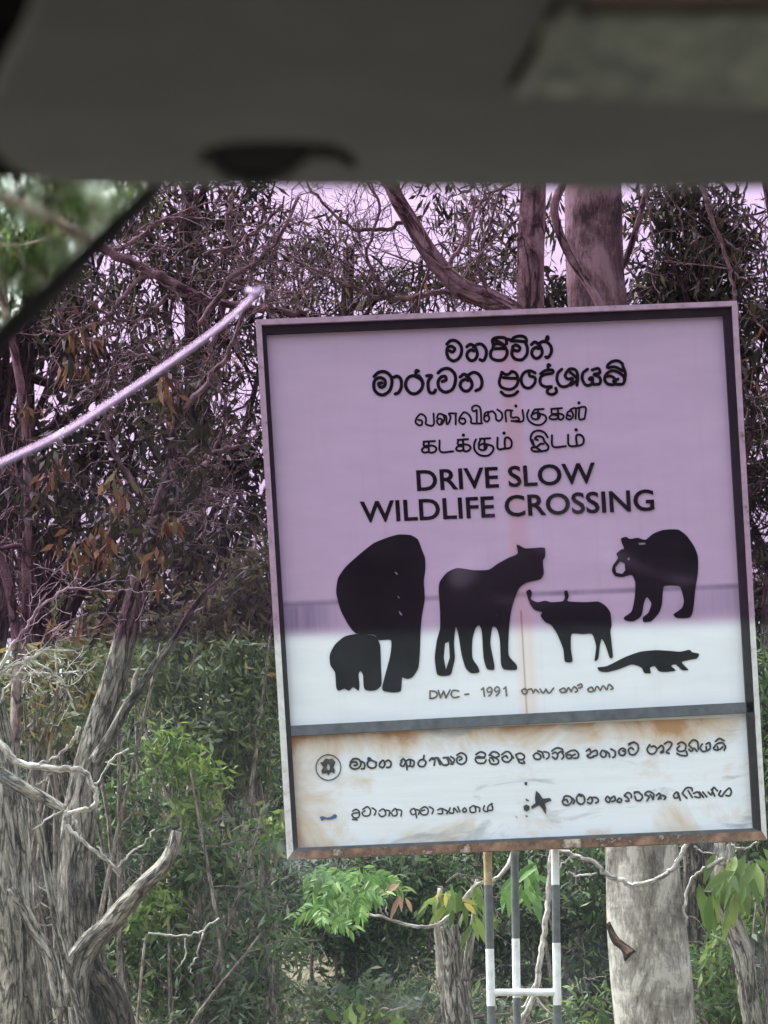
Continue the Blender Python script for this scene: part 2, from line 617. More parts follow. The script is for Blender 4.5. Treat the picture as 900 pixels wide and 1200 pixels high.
def panel(name, corners, mat, depth=D - .004):
    mb = MB()
    nu, nv = 8, 8
    P = []
    uv = []
    (a, b, c, d) = [np.array(q, float) for q in corners]
    for j in range(nv + 1):
        for i in range(nu + 1):
            u, v = i / nu, j / nv
            q = (a * (1 - u) + b * u) * (1 - v) + (d * (1 - u) + c * u) * v
            w_ = at(q[0], q[1], D); w_[1] = depth + .0016 * math.sin(u * 9 + v * 4) * math.sin(v * 3.14)
            P.append(w_); uv.append((u, v))
    nn = len(P)
    faces = [(j * (nu + 1) + i, (j + 1) * (nu + 1) + i, (j + 1) * (nu + 1) + i + 1, j * (nu + 1) + i + 1) for j in range(nv) for i in range(nu)]
    back = [q + np.array((0, .012, 0)) for q in P]
    allf = faces + [tuple(i + nn for i in f[::-1]) for f in faces]
    mb.add(P + back, allf)
    o = mb.build(name, mat, SIGN)
    lay = o.data.uv_layers.new(name='UVMap')
    idx = np.empty(len(o.data.loops), np.int32)
    o.data.loops.foreach_get('vertex_index', idx)
    UV = np.array(uv + uv)[idx]
    lay.data.foreach_set('uv', UV.astype(np.float32).ravel())
    return o


o = panel('message_panel', [quad(.004, .004), quad(.996, .004), quad(.996, .768), quad(.004, .768)], panel_mat('white_enamel', False))
o = panel('sponsor_panel', [quad(.004, .768), quad(.996, .768), quad(.996, .992), quad(.004, .992)], panel_mat('rusty_enamel', True))
o['label'] = 'lower white panel with rust stains and small lettering'

steel_pale = plain('weathered_pale_steel', (.66, .645, .635), .6, 0, .15, 30, dirt=(.30, .22, .17))
steel_dark = plain('dark_angle_steel', (.024, .021, .024), .6, .1, .35, 24)
steel_rust = plain('rusty_steel', (.24, .14, .095), .85, 0, .6, 16, dirt=(.62, .52, .42))
steel_grey = plain('grey_angle_steel', (.105, .113, .13), .55, .2, .35, 24)

# frame rails: pale outer channel, dark inner angle
w0, w1 = 7.5, 17.5         # px: outer channel, outer + inner


def off(c, dx, dy):
    return (c[0] + dx, c[1] + dy)


def inset(t, lf, rt, b):
    """frame corners inset by px amounts"""
    return [off(TL, lf, t), off(TR, -rt, t), off(BR, -rt, -b), off(BL, lf, -b)]


o0 = inset(0, 0, 0, 0)
o1 = inset(6, 7, 6, 10)
o2 = inset(15.5, 12.5, 15.5, 14)
for i, nm in enumerate(('top', 'right', 'bottom', 'left')):
    j = (i + 1) % 4
    rust_here = nm == 'bottom'
    rail = flat_part('frame_rail', [[[o0[i], o0[j], o1[j], o1[i]]]], D - .040, .052, steel_rust if rust_here else steel_pale)
    if rust_here:
        rail['label'] = 'bottom frame rail streaked with red brown rust'
    flat_part('inner_lip', [[[o1[i], o1[j], o2[j], o2[i]]]], D - .026, .018, steel_dark if not rust_here else steel_grey, rail)
dl, dr = (340, 851.5), (881, 823.5)
flat_part('cross_rail', [[[dl, dr, off(dr, 1, 12), off(dl, 1, 12)]]], D - .026, .019, steel_grey)

# lettering ---------------------------------------------------------------
ink = plain('black_sign_paint', (.012, .010, .011), .85, 0, .5, 20, spec=.08)
ink_faded = plain('faded_black_paint', (.050, .048, .050), .6, 0, .5, 30, dirt=(.14, .11, .09))
ink_brown = plain('faded_brown_paint', (.13, .11, .085), .7, 0, .5, 30)

S1 = ((515, 390), 6.4286, 3.8, [
    [(55, 88), (85, 62), (125, 65), (160, 100), (166, 150), (145, 195), (105, 215), (70, 195), (55, 155), (62, 115), (90, 105), (115, 125), (98, 148), (74, 138)],
    [(206, 108), (232, 90), (260, 104), (280, 138), (284, 175), (262, 208), (230, 210), (208, 182), (212, 150), (238, 132), (258, 140)],
    [(255, 110), (290, 88), (325, 95), (350, 130), (350, 175), (330, 212), (305, 205)],
    [(405, 120), (385, 150), (390, 190), (430, 210), (480, 205), (508, 165), (500, 125), (440, 122), (405, 120), (410, 95), (440, 85), (480, 100), (500, 120)],
    [(405, 90), (398, 60), (420, 42), (470, 38), (500, 50), (505, 85)], [(420, 60), (455, 75), (490, 98)], [(500, 50), (530, 55)],
    [(550, 108), (575, 95), (605, 115), (592, 140), (562, 134)], [(552, 110), (545, 165), (570, 200), (620, 205), (655, 170), (662, 120), (650, 85)],
    [(540, 65), (560, 40), (600, 28), (640, 35), (655, 60), (650, 85)], [(540, 65), (590, 65), (650, 72)],
    [(692, 92), (716, 73), (744, 88), (766, 118), (772, 156), (750, 190), (718, 193), (696, 165), (700, 132), (726, 114), (746, 122)],
    [(740, 90), (775, 70), (810, 75), (840, 110), (840, 155), (815, 190), (800, 185)], [(802, 65), (812, 30), (818, 48), (806, 55)]], [])
S2 = ((430, 425), 6.0, 3.9, [
    [(50, 100), (85, 70), (130, 68), (168, 100), (175, 150), (155, 205), (105, 230), (60, 205), (48, 160), (58, 125), (90, 108), (125, 125), (125, 165), (95, 175), (82, 150), (105, 145)],
    [(188, 105), (215, 98), (238, 120), (242, 170), (225, 210), (200, 222)],
    [(365, 95), (390, 135), (385, 185), (345, 220), (300, 212), (272, 165), (285, 115), (325, 95), (375, 118), (395, 150)], [(345, 95), (345, 60), (362, 62)],
    [(420, 95), (455, 95), (432, 130), (430, 170), (440, 210), (470, 215), (482, 195)],
    [(500, 75), (530, 50), (575, 45), (615, 80), (622, 130), (600, 190), (550, 210), (510, 185), (500, 140), (520, 105), (550, 100), (555, 125), (530, 135)],
    [(655, 104), (682, 84), (708, 100), (732, 132), (738, 168), (712, 200), (678, 198), (656, 168), (662, 138), (690, 120), (710, 128)], [(700, 100), (745, 72), (785, 85), (808, 130), (800, 180), (765, 200)]], [])
S3 = ((580, 418), 5.625, 3.6, [
    [(45, 105), (35, 140), (28, 175), (45, 205), (95, 218), (135, 200), (152, 160), (140, 115), (110, 100), (95, 115), (70, 120), (45, 105)], [(55, 140), (100, 145), (145, 145)], [(40, 235), (70, 258), (120, 255), (150, 232)],
    [(265, 110), (230, 95), (190, 110), (172, 155), (190, 200), (230, 208), (262, 175), (262, 140), (230, 130), (225, 110)],
    [(300, 115), (330, 95), (375, 90), (380, 110), (330, 120), (300, 140), (300, 180), (330, 200), (375, 200), (350, 215), (345, 240), (375, 252), (405, 235), (400, 210)], [(350, 85), (350, 55), (362, 60)],
    [(440, 85), (415, 110), (408, 155), (430, 195), (470, 198), (500, 175), (510, 145), (480, 150), (462, 125), (490, 85), (530, 90), (545, 130), (540, 190)], [(490, 100), (540, 150), (500, 190)],
    [(640, 160), (620, 150), (640, 140), (640, 180), (600, 190), (575, 150), (580, 110), (610, 85)], [(640, 90), (680, 80), (690, 110), (650, 120), (690, 140), (690, 180), (650, 185)],
    [(745, 55), (770, 35), (810, 30), (840, 50)], [(745, 55), (742, 75), (790, 70), (840, 95)],
    [(725, 135), (760, 130), (790, 150), (785, 185), (740, 180), (722, 150), (735, 115), (775, 95), (820, 110), (850, 140), (845, 180), (800, 185)], [(780, 165), (810, 150)], [(840, 60), (858, 110), (855, 160)]], [])
strokes('lettering', [S1], ink)
strokes('lettering', [S2, S3], ink)
S4 = ((480, 465), 7.5, 2.3, [
    [(60, 190), (95, 155), (130, 170), (145, 200), (145, 245), (210, 250), (210, 150)], [(60, 190), (52, 225), (75, 250), (105, 250), (108, 215), (75, 205)],
    [(275, 235), (285, 205), (255, 195), (240, 220), (260, 248), (290, 235), (305, 195), (290, 160), (255, 155), (240, 185)], [(285, 160), (320, 175), (325, 240), (345, 230), (360, 180), (345, 150), (410, 150)], [(405, 150), (405, 245)],
    [(440, 185), (475, 140), (515, 155), (540, 195), (545, 235), (635, 237)], [(440, 185), (435, 220), (465, 242), (490, 225), (480, 195), (450, 195)], [(630, 237), (625, 130), (610, 90), (575, 80), (548, 100), (560, 130), (590, 120)], [(590, 235), (590, 130)],
    [(690, 165), (660, 175), (655, 205), (680, 222), (700, 195), (690, 150), (725, 130), (755, 160), (760, 200), (785, 215), (812, 190), (808, 145), (770, 115)], [(655, 190), (660, 150), (690, 135)]], [])
S5 = ((590, 465), 8.18, 2.3, [
    [(25, 240), (20, 140), (85, 135)], [(70, 140), (75, 200), (130, 200), (150, 225), (110, 235), (75, 235)], [(75, 235), (185, 235), (182, 130)],
    [(300, 125), (385, 120)], [(300, 125), (275, 165), (330, 155), (350, 180), (330, 215), (285, 215), (265, 185), (290, 165)], [(330, 125), (330, 215)], [(350, 165), (400, 185), (405, 230), (360, 270), (300, 270), (245, 235), (225, 180), (240, 130)],
    [(455, 120), (560, 112)], [(460, 120), (465, 165), (540, 165), (575, 185), (565, 215), (530, 215), (520, 120)], [(520, 185), (470, 175), (440, 200), (460, 218), (510, 215), (520, 190)],
    [(640, 190), (610, 180), (605, 210), (640, 220), (665, 190), (655, 145), (620, 145), (605, 180)], [(640, 125), (690, 115), (690, 215)], [(690, 115), (785, 105), (775, 215)], [(725, 110), (725, 215), (770, 215)]], [(118, 92, 1.9), (722, 62, 1.9)])
strokes('lettering', [S4, S5], ink)
S6 = ((485, 498), 7.5, 2.5, [
    [(85, 150), (185, 145)], [(90, 150), (90, 185), (165, 185), (198, 210), (180, 240), (135, 240), (130, 150)], [(130, 200), (90, 200), (70, 225), (90, 245), (130, 240)],
    [(225, 140), (235, 238), (345, 235)],
    [(385, 135), (475, 128)], [(390, 135), (390, 175), (465, 175), (498, 200), (480, 228), (440, 228), (430, 130)], [(430, 190), (390, 190), (370, 215), (395, 232), (435, 225)],
    [(580, 125), (670, 120)], [(585, 130), (570, 180), (620, 165), (640, 195), (615, 225), (575, 215), (570, 190)], [(620, 125), (620, 222)], [(630, 170), (690, 190), (695, 230), (650, 272), (580, 268), (535, 225), (530, 170), (545, 130)],
    [(735, 115), (738, 210), (800, 210), (850, 200), (858, 150), (830, 115), (800, 125), (800, 210)]], [(435, 92, 2.0), (792, 75, 2.0)])
S7 = ((600, 495), 9.0, 2.5, [
    [(270, 190), (240, 175), (270, 150), (320, 160), (345, 210), (380, 250), (375, 290), (330, 305), (240, 310), (205, 290), (215, 265), (255, 265), (300, 230), (330, 230)],
    [(215, 230), (195, 170), (220, 110), (280, 90), (340, 110), (375, 160)], [(215, 190), (235, 250), (300, 300)],
    [(420, 140), (432, 258), (565, 255)],
    [(590, 135), (600, 245), (690, 250), (745, 230), (755, 180), (730, 140), (685, 135), (675, 170), (685, 250)]], [(675, 82, 2.1)])
strokes('lettering', [S6, S7], ink)

nine = [(322, 75), (308, 80), (303, 68), (315, 58), (324, 68), (322, 85), (310, 97)]
S8 = ((490, 790), 3.75, 1.9, [
    [(52, 75), (52, 92), (52, 108)], [(52, 75), (75, 77), (84, 90), (74, 104), (52, 108)],
    [(88, 72), (93, 88), (98, 105)], [(98, 105), (105, 90), (112, 75)], [(112, 75), (117, 90), (122, 105)], [(122, 105), (131, 88), (140, 70)],
    [(178, 75), (155, 72), (145, 88), (155, 103), (180, 100)], [(205, 90), (222, 88)],
    [(278, 68), (287, 61)], [(287, 61), (291, 98)], nine, [(x + 33, y - 2) for x, y in nine], [(376, 65), (385, 57)], [(385, 57), (388, 95)],
    [(455, 72), (470, 65), (480, 80), (465, 88), (455, 76)], [(480, 70), (498, 66), (505, 84)], [(505, 84), (515, 68), (530, 82)], [(535, 66), (548, 84), (560, 70)], [(560, 66), (575, 84), (595, 62)],
    [(622, 70), (640, 62), (648, 76), (632, 82), (622, 74)], [(650, 80), (660, 60), (672, 78)], [(672, 78), (685, 56), (700, 72), (690, 80)], [(700, 52), (715, 44), (720, 56), (705, 62)],
    [(745, 66), (762, 58), (770, 74), (752, 78), (745, 70)], [(775, 74), (785, 54), (800, 72)], [(800, 72), (812, 52), (826, 68)], [(830, 68), (838, 46), (856, 62), (846, 68)]], [])
strokes('lettering', [S8], ink_brown)

B1 = ((360, 870), 6.43, 2.2, [
    [(325, 150), (350, 125), (390, 130), (405, 165), (385, 195), (345, 200), (322, 175), (340, 150), (370, 150), (375, 170), (355, 175)], [(410, 145), (432, 160), (430, 195), (410, 200)],
    [(520, 150), (515, 185), (485, 195), (458, 180), (455, 150), (480, 135), (512, 148)], [(460, 135), (460, 118), (478, 125)],
    [(545, 165), (570, 135), (585, 165), (570, 190), (545, 180), (550, 150)], [(585, 150), (610, 135), (632, 155), (625, 185), (600, 190)],
    [(705, 140), (725, 125), (740, 150), (725, 180), (702, 170), (712, 145)], [(740, 140), (750, 175), (752, 205)], [(745, 140), (775, 130), (775, 175), (755, 180)], [(780, 130), (805, 145), (800, 180), (785, 182)],
    [(880, 130), (850, 135), (835, 165), (850, 182), (880, 180), (895, 150), (878, 130), (880, 100)]], [])
B2 = ((490, 865), 6.43, 2.2, [
    [(85, 170), (105, 150), (125, 165), (120, 205)], [(110, 160), (140, 150), (165, 200)], [(150, 150), (185, 200), (215, 205)], [(190, 150), (215, 150), (230, 195), (195, 205)], [(225, 145), (260, 190)], [(245, 140), (272, 160), (262, 195), (245, 195)],
    [(290, 130), (325, 112), (360, 135), (360, 175), (330, 198), (295, 185), (292, 155), (315, 140), (330, 155), (310, 168)],
    [(435, 125), (470, 105), (505, 120), (495, 145), (450, 140), (430, 160), (450, 188), (495, 188), (512, 165)], [(445, 150), (500, 150)],
    [(535, 130), (560, 105), (595, 110), (610, 135), (580, 145), (545, 130)], [(540, 150), (580, 150), (605, 170), (595, 195), (550, 195), (535, 165)], [(555, 150), (570, 175)],
    [(630, 125), (665, 102), (695, 115), (705, 150), (680, 180), (645, 175), (632, 150), (660, 135), (675, 150)], [(690, 110), (718, 150)],
    [(735, 125), (770, 115), (800, 135), (790, 160), (755, 160), (735, 130)], [(750, 160), (765, 185), (800, 190), (795, 175)]], [])
B3 = ((610, 860), 6.43, 2.2, [
    [(95, 165), (120, 145), (150, 165), (145, 190), (110, 190), (95, 165)], [(130, 130), (160, 140), (175, 180)], [(175, 135), (210, 145), (212, 175), (195, 190)],
    [(235, 130), (270, 108), (310, 115), (320, 140)], [(240, 150), (265, 140), (280, 165), (265, 190), (240, 175)], [(280, 150), (305, 135), (325, 170), (310, 190)],
    [(340, 150), (375, 130), (410, 125), (435, 150), (430, 180), (400, 185)], [(345, 160), (375, 160), (385, 180), (355, 185), (342, 165)], [(385, 165), (410, 155)],
    [(495, 130), (520, 115), (525, 150), (500, 165), (520, 180), (550, 175)], [(530, 140), (570, 125), (575, 160), (545, 170)],
    [(600, 150), (615, 125), (640, 140), (640, 170), (615, 175), (600, 155)], [(640, 130), (665, 150), (670, 175)], [(680, 115), (712, 135), (710, 170), (695, 178)],
    [(790, 120), (765, 110), (740, 130), (750, 160), (780, 160), (790, 135), (770, 130)],
    [(815, 85), (845, 65), (880, 80), (885, 120), (860, 155), (825, 155), (812, 120), (835, 105), (850, 120)], [(815, 75), (855, 62)]], [])
B4 = ((720, 855), 6.43, 2.2, [
    [(265, 115), (245, 150), (265, 182), (300, 180), (318, 150), (300, 125), (275, 130)],
    [(330, 140), (355, 120), (370, 150), (345, 175), (370, 170)], [(375, 110), (405, 92), (430, 105), (420, 135), (390, 170), (410, 180)],
    [(475, 110), (505, 95), (535, 115), (530, 155), (490, 165), (470, 145), (490, 125)], [(470, 180), (500, 195), (545, 195), (540, 165)],
    [(560, 110), (590, 80), (625, 95), (630, 150)], [(560, 120), (590, 150), (575, 165), (560, 150)], [(600, 140), (620, 165)],
    [(660, 110), (645, 140), (665, 165), (690, 160), (690, 130)], [(690, 110), (715, 100), (720, 140), (700, 160)],
    [(760, 90), (790, 68), (825, 85)], [(745, 140), (770, 110), (810, 100), (835, 130), (825, 155)], [(750, 150), (780, 155), (775, 130)], [(795, 150), (815, 130)]], [])
strokes('lettering', [B1, B2, B3, B4], ink_faded)
B5 = ((360, 920), 3.913, 1.8, [
    [(208, 120), (225, 112), (240, 125), (235, 148), (215, 150), (205, 135), (220, 128), (240, 128)], [(208, 158), (230, 160)],
    [(255, 112), (275, 100), (290, 115), (285, 138), (262, 142), (252, 128), (265, 118)], [(298, 105), (315, 118), (308, 138)],
    [(330, 120), (350, 110), (360, 135), (340, 145), (328, 132)], [(355, 115), (378, 120), (375, 142)], [(390, 120), (405, 108), (412, 135), (395, 142), (385, 128)], [(410, 112), (432, 118), (430, 142)],
    [(475, 115), (490, 108), (498, 130), (480, 135), (472, 120)], [(495, 115), (502, 150)], [(498, 112), (515, 118), (510, 135)],
    [(520, 110), (540, 100), (555, 115), (548, 135), (525, 135), (520, 120), (538, 115)], [(560, 100), (578, 112), (572, 132)],
    [(598, 115), (615, 108), (620, 130), (600, 132)], [(618, 108), (642, 120), (640, 132)], [(655, 105), (650, 125), (670, 128), (672, 105), (690, 125)], [(690, 100), (700, 122)],
    [(712, 115), (722, 105), (730, 118), (718, 125), (712, 115)], [(745, 105), (765, 95), (772, 122), (750, 125), (745, 108)], [(768, 98), (790, 105), (790, 122)],
    [(812, 95), (808, 115), (825, 122), (830, 98), (848, 85)], [(845, 85), (850, 112), (832, 118)]], [])
strokes('lettering', [B5], ink_faded)
B6 = ((600, 910), 6.43, 2.2, [
    [(385, 175), (400, 148), (440, 155), (450, 185), (425, 215), (390, 210), (380, 185), (410, 175), (420, 195)], [(455, 165), (470, 185), (460, 205)],
    [(490, 150), (510, 135), (540, 150), (545, 190), (520, 210), (490, 190), (485, 160)], [(500, 135), (520, 150)],
    [(570, 175), (590, 155), (605, 180), (590, 205), (568, 195)], [(600, 160), (635, 160), (650, 185), (630, 200)],
    [(710, 155), (705, 180), (730, 195), (745, 165), (770, 150), (775, 180), (750, 190)], [(720, 150), (740, 170)], [(790, 185), (805, 165), (825, 175), (815, 195), (792, 190)],
    [(845, 145), (870, 122), (895, 135), (898, 160)], [(850, 150), (870, 160), (880, 185), (855, 185)]], [])
B7 = ((730, 905), 6.43, 2.2, [
    [(85, 160), (110, 148), (145, 180), (130, 212), (100, 210), (88, 180)], [(85, 150), (120, 150)],
    [(165, 160), (190, 145), (230, 165), (225, 205)], [(165, 170), (195, 185), (180, 215)], [(205, 170), (225, 200)], [(250, 175), (275, 160), (285, 200)], [(265, 205), (285, 175), (320, 185), (310, 205)],
    [(385, 165), (405, 150), (415, 185), (390, 195), (380, 175)], [(415, 155), (430, 210)], [(445, 160), (475, 120), (515, 120), (520, 140)], [(450, 165), (480, 195)], [(490, 140), (520, 190)],
    [(530, 160), (565, 150), (580, 190), (540, 185)], [(575, 150), (605, 190)], [(600, 150), (630, 185)], [(640, 150), (665, 170), (680, 115), (710, 140)], [(665, 130), (690, 180)],
    [(735, 140), (720, 170), (745, 180), (765, 150), (800, 120), (815, 150), (800, 178), (775, 175)]], [])
strokes('lettering', [B6, B7], ink_faded)


def latin(text, bl, br, up, bold):
    """Latin line from the built-in font, laid between two baseline ends on the panel."""
    cu = bpy.data.curves.new('latin', 'FONT')
    cu.body = text
    cu.offset = bold
    cu.resolution_u = 4
    tmp = bpy.data.objects.new('latin', cu)
    scene.collection.objects.link(tmp)
    dg = bpy.context.evaluated_depsgraph_get()
    dg.update()
    me = bpy.data.meshes.new_from_object(tmp.evaluated_get(dg))
    co = np.empty(len(me.vertices) * 3, np.float32)
    me.vertices.foreach_get('co', co)
    co = co.reshape(-1, 3)
    x0, x1 = co[:, 0].min(), co[:, 0].max()
    y0, y1 = co[:, 1].min(), co[:, 1].max()
    u = (co[:, 0] - x0) / (x1 - x0)
    v = (co[:, 1] - y0) / (y1 - y0)
    px = bl[0] + (br[0] - bl[0]) * u + up[0] * v
    py = bl[1] + (br[1] - bl[1]) * u + up[1] * v
    V3 = np.stack([at(a, b, D) for a, b in zip(px, py)])
    V3[:, 1] = D - .0068
    bpy.data.objects.remove(tmp)
    offp = np.array(SIGN['origin'][:])
    me2 = bpy.data.meshes.new('lettering')
    me2.from_pydata((V3 - offp).tolist(), [], [list(p.vertices) for p in me.polygons])
    bpy.data.meshes.remove(me)
    return finish('lettering', me2, ink, SIGN, offp)


latin('DRIVE SLOW', (489, 576.3), (698.5, 567), (-1.6, -25), .017)
latin('WILDLIFE CROSSING', (423, 613.5), (767, 599), (-1.6, -25.5), .017)

# animal silhouettes --------------------------------------------------------
sil = plain('black_silhouette_paint', (.011, .010, .012), .85, 0, .4, 6, spec=.08)
cA = lambda pts: [(290 + x / 2.903, 530 + y / 2.903) for x, y in pts]
cB = lambda pts: [(580 + x / 2.8125, 530 + y / 2.8125) for x, y in pts]


def rounded(pts, per=4, k=.32):
    """soften the corners of a cut-out: closed cardinal spline"""
    p = np.array(pts, float)
    out = []
    for i in range(len(p)):
        a, b, c, d = p[i - 1], p[i], p[(i + 1) % len(p)], p[(i + 2) % len(p)]
        m0, m1 = (c - a) * k, (d - b) * k
        for t in np.linspace(0, 1, per, endpoint=False):
            out.append(tuple((2 * t ** 3 - 3 * t * t + 1) * b + (t ** 3 - 2 * t * t + t) * m0 + (-2 * t ** 3 + 3 * t * t) * c + (t ** 3 - t * t) * m1))
    return out


sd, st = D - .0072, .0012
adult = cA([(480, 290), (515, 281), (555, 283), (580, 298), (592, 330), (604, 362), (605, 400), (600, 440), (603, 500), (593, 560), (589, 610), (586, 690), (581, 735), (562, 765), (543, 772), (526, 768),
            (522, 812), (495, 818), (462, 812), (459, 795), (472, 745), (486, 690), (488, 640), (446, 640), (430, 622), (370, 617), (345, 590), (318, 540), (302, 480), (308, 430), (335, 390), (385, 345), (430, 310)])
scr = [cA([(503, 407), (512, 415), (509, 418), (501, 410)]), cA([(512, 488), (519, 498), (515, 499), (510, 491)]), cA([(517, 540), (528, 555), (522, 556), (515, 545)])]
flat_part('elephant_silhouette', [[rounded(adult)] + scr], sd, st, sil)
baby = cA([(372, 619), (330, 628), (298, 655), (280, 690), (282, 725), (298, 750), (302, 800), (310, 812), (330, 805), (345, 812), (360, 800), (378, 812), (381, 790), (378, 755), (385, 745), (393, 760), (395, 795), (400, 808),
           (420, 812), (440, 808), (456, 790), (454, 720), (452, 660), (445, 641), (429, 624)])
flat_part('elephant_calf_silhouette', [[rounded(baby)]], sd - .0003, st, sil)
leopard = [(514, 692), (515.6, 681.6), (524, 671), (536, 666), (555, 668.5), (572.5, 668), (583, 661), (596, 654), (606.6, 649), (605.6, 638.4), (615.5, 643), (633, 642), (638.6, 643), (638.6, 652.6), (636, 658),
           (637, 672), (633, 679), (617, 683), (608, 690), (601, 708), (598, 722), (596, 743), (596, 768), (605, 779), (605, 785), (590.6, 784.6), (587, 778), (585.6, 750), (582, 737), (577, 735), (574.5, 754), (579, 778), (578.7, 785),
           (570.7, 784), (566.6, 771), (564.5, 740), (561, 733), (557, 737), (553.5, 750.5), (553.5, 771), (560, 781.5), (561.5, 788), (552, 789), (545.6, 783), (541, 768), (537, 743.6), (534, 735), (532, 754), (533, 771), (530, 785),
           (527.7, 791), (519, 792.5), (512, 790), (509.4, 771), (512, 750.5), (515.6, 736.7), (515.6, 716)]
slit = [(521.5, 754), (526, 752), (527, 771), (522.5, 785), (520, 771)]
flat_part('leopard_silhouette', [[rounded(leopard), slit]], sd, st, sil)
buffalo = cB([(103, 460), (115, 453), (122, 465), (118, 485), (140, 495), (165, 490), (185, 495), (222, 492), (230, 480), (228, 460), (238, 457), (243, 475), (240, 492), (300, 495), (340, 493), (365, 508), (380, 530), (384, 570), (380, 590),
              (384, 630), (388, 675), (378, 678), (365, 640), (352, 615), (345, 640), (340, 680), (328, 688), (333, 640), (320, 600), (290, 600), (252, 600), (250, 650), (255, 690), (230, 690), (225, 650), (205, 600), (185, 570), (165, 560), (150, 540),
              (155, 528), (130, 520), (115, 500), (108, 480)])
flat_part('buffalo_silhouette', [[rounded(buffalo)]], sd, st, sil)
bear = cB([(415, 285), (432, 280), (445, 287), (470, 283), (495, 290), (520, 270), (550, 258), (580, 255), (605, 257), (630, 275), (655, 310), (668, 345), (668, 400), (660, 450), (655, 500), (650, 530), (640, 546), (600, 547), (588, 535), (615, 515),
           (622, 490), (610, 445), (580, 440), (555, 445), (550, 500), (540, 530), (515, 557), (490, 560), (487, 545), (505, 530), (515, 500), (500, 478), (490, 500), (482, 540), (455, 558), (430, 555), (425, 545), (450, 525), (460, 480), (462, 430),
           (450, 405), (420, 412), (395, 408), (385, 390), (390, 372), (405, 350), (400, 335), (415, 322), (425, 318), (418, 300)])
muzzle = cB([(399, 398), (396, 381), (412, 361), (427, 366), (429, 390), (419, 402)])
eye = cB([(437, 347), (445, 350), (442, 358), (436, 355)])
ear = cB([(472, 299), (495, 299), (495, 305), (474, 306)])
flat_part('bear_silhouette', [[rounded(bear), muzzle, eye, ear]], sd, st, sil)
pangolin = cB([(338, 710), (370, 705), (430, 675), (480, 658), (530, 653), (570, 655), (610, 658), (640, 652), (650, 660), (672, 665), (665, 680), (640, 685), (615, 692), (625, 705), (637, 718), (615, 718), (595, 700), (580, 705), (595, 720), (560, 725),
               (540, 722), (525, 705), (510, 712), (513, 728), (492, 728), (482, 710), (450, 700), (410, 715), (370, 725), (345, 722)])
flat_part('pangolin_silhouette', [[rounded(pangolin)]], sd, st, sil)

# emblems on the lower panel -------------------------------------------------
c1 = lambda pts: [(360 + x / 6.43, 870 + y / 6.43) for x, y in pts]
c5 = lambda pts: [(360 + x / 3.913, 920 + y / 3.913) for x, y in pts]
c6 = lambda pts: [(600 + x / 6.43, 910 + y / 6.43) for x, y in pts]
th = np.linspace(0, 2 * math.pi, 40, endpoint=False)
ring = c1([(160 + 97 * math.cos(a), 190 + 100 * math.sin(a)) for a in th])
ring_in = c1([(160 + 90 * math.cos(a), 190 + 92 * math.sin(a)) for a in th])
crest = c1([(98, 152), (118, 150), (138, 122), (165, 128), (188, 122), (214, 148), (205, 168), (198, 190), (210, 210), (204, 238), (186, 222), (176, 226), (160, 250), (145, 228), (128, 236), (112, 236), (106, 216), (122, 190), (112, 172)])
crest_in = c1([(150, 165), (162, 158), (172, 180), (170, 205), (158, 212), (148, 195)])
flat_part('round_emblem', [[ring, ring_in], [crest, crest_in]], sd, st, ink_faded)
blue = plain('faded_blue_paint', (.07, .11, .24), .6, 0, .4, 30)
flat_part('blue_emblem', [[c5([(58, 146), (72, 143), (90, 150), (108, 146), (126, 133), (137, 140), (134, 150), (112, 158), (95, 159), (78, 157), (66, 166)])]], sd, st, blue)
flat_part('star_emblem', [[c6([(180, 108), (205, 128), (232, 168), (285, 162), (298, 182), (268, 192), (245, 205), (256, 232), (254, 290), (228, 244), (205, 215), (150, 247), (143, 226), (176, 200), (172, 165)])]], sd, st, ink_faded)
for chip in ([(85, 225), (105, 212), (130, 222), (132, 250), (110, 265), (88, 250)], [(100, 165), (128, 180), (124, 190), (106, 182)], [(92, 45), (115, 42), (112, 65), (98, 66)],
             [(98, 290), (122, 300), (108, 306)], [(18, 292), (40, 310), (36, 314)]):
    flat_part('paint_chip', [[c6(chip)]], sd, st, ink_faded)

# mast: three banded poles and a tie bar ------------------------------------
p_dark = plain('grey_black_pole_paint', (.11, .115, .12), .5, .1, .35, 30)
p_white = plain('white_pole_paint', (.74, .76, .77), .5, 0, .12, 30, dirt=(.45, .40, .34))
p_rust = plain('rusty_yellow_pole', (.40, .30, .17), .8, 0, .4, 60)


def pole(px_top, px_bot, cuts, first, d, rpx):
    """cuts: photo rows where the paint changes, from the sign's lower edge down"""
    r_ = rpx * K * d
    zs = [at(0, 380, d)[2]] + [at(0, y, d)[2] for y in cuts] + [0.0]
    zs = zs[:1] + zs[1:]
    xs = []
    x_hi, x_lo = at(px_top, 1005, d)[0], at(px_bot, 1200, d)[0]
    z_hi, z_lo = at(0, 1005, d)[2], at(0, 1200, d)[2]
    sl = (x_hi - x_lo) / (z_hi - z_lo)
    pts = np.array([(x_hi + (z - z_hi) * sl, d, z) for z in zs])
    mb = MB()
    mb.tube(pts, r_, 14, bands=first)
    return mb.build('mast_pole', [p_dark, p_white, p_rust], SIGN, smooth_shade=False)


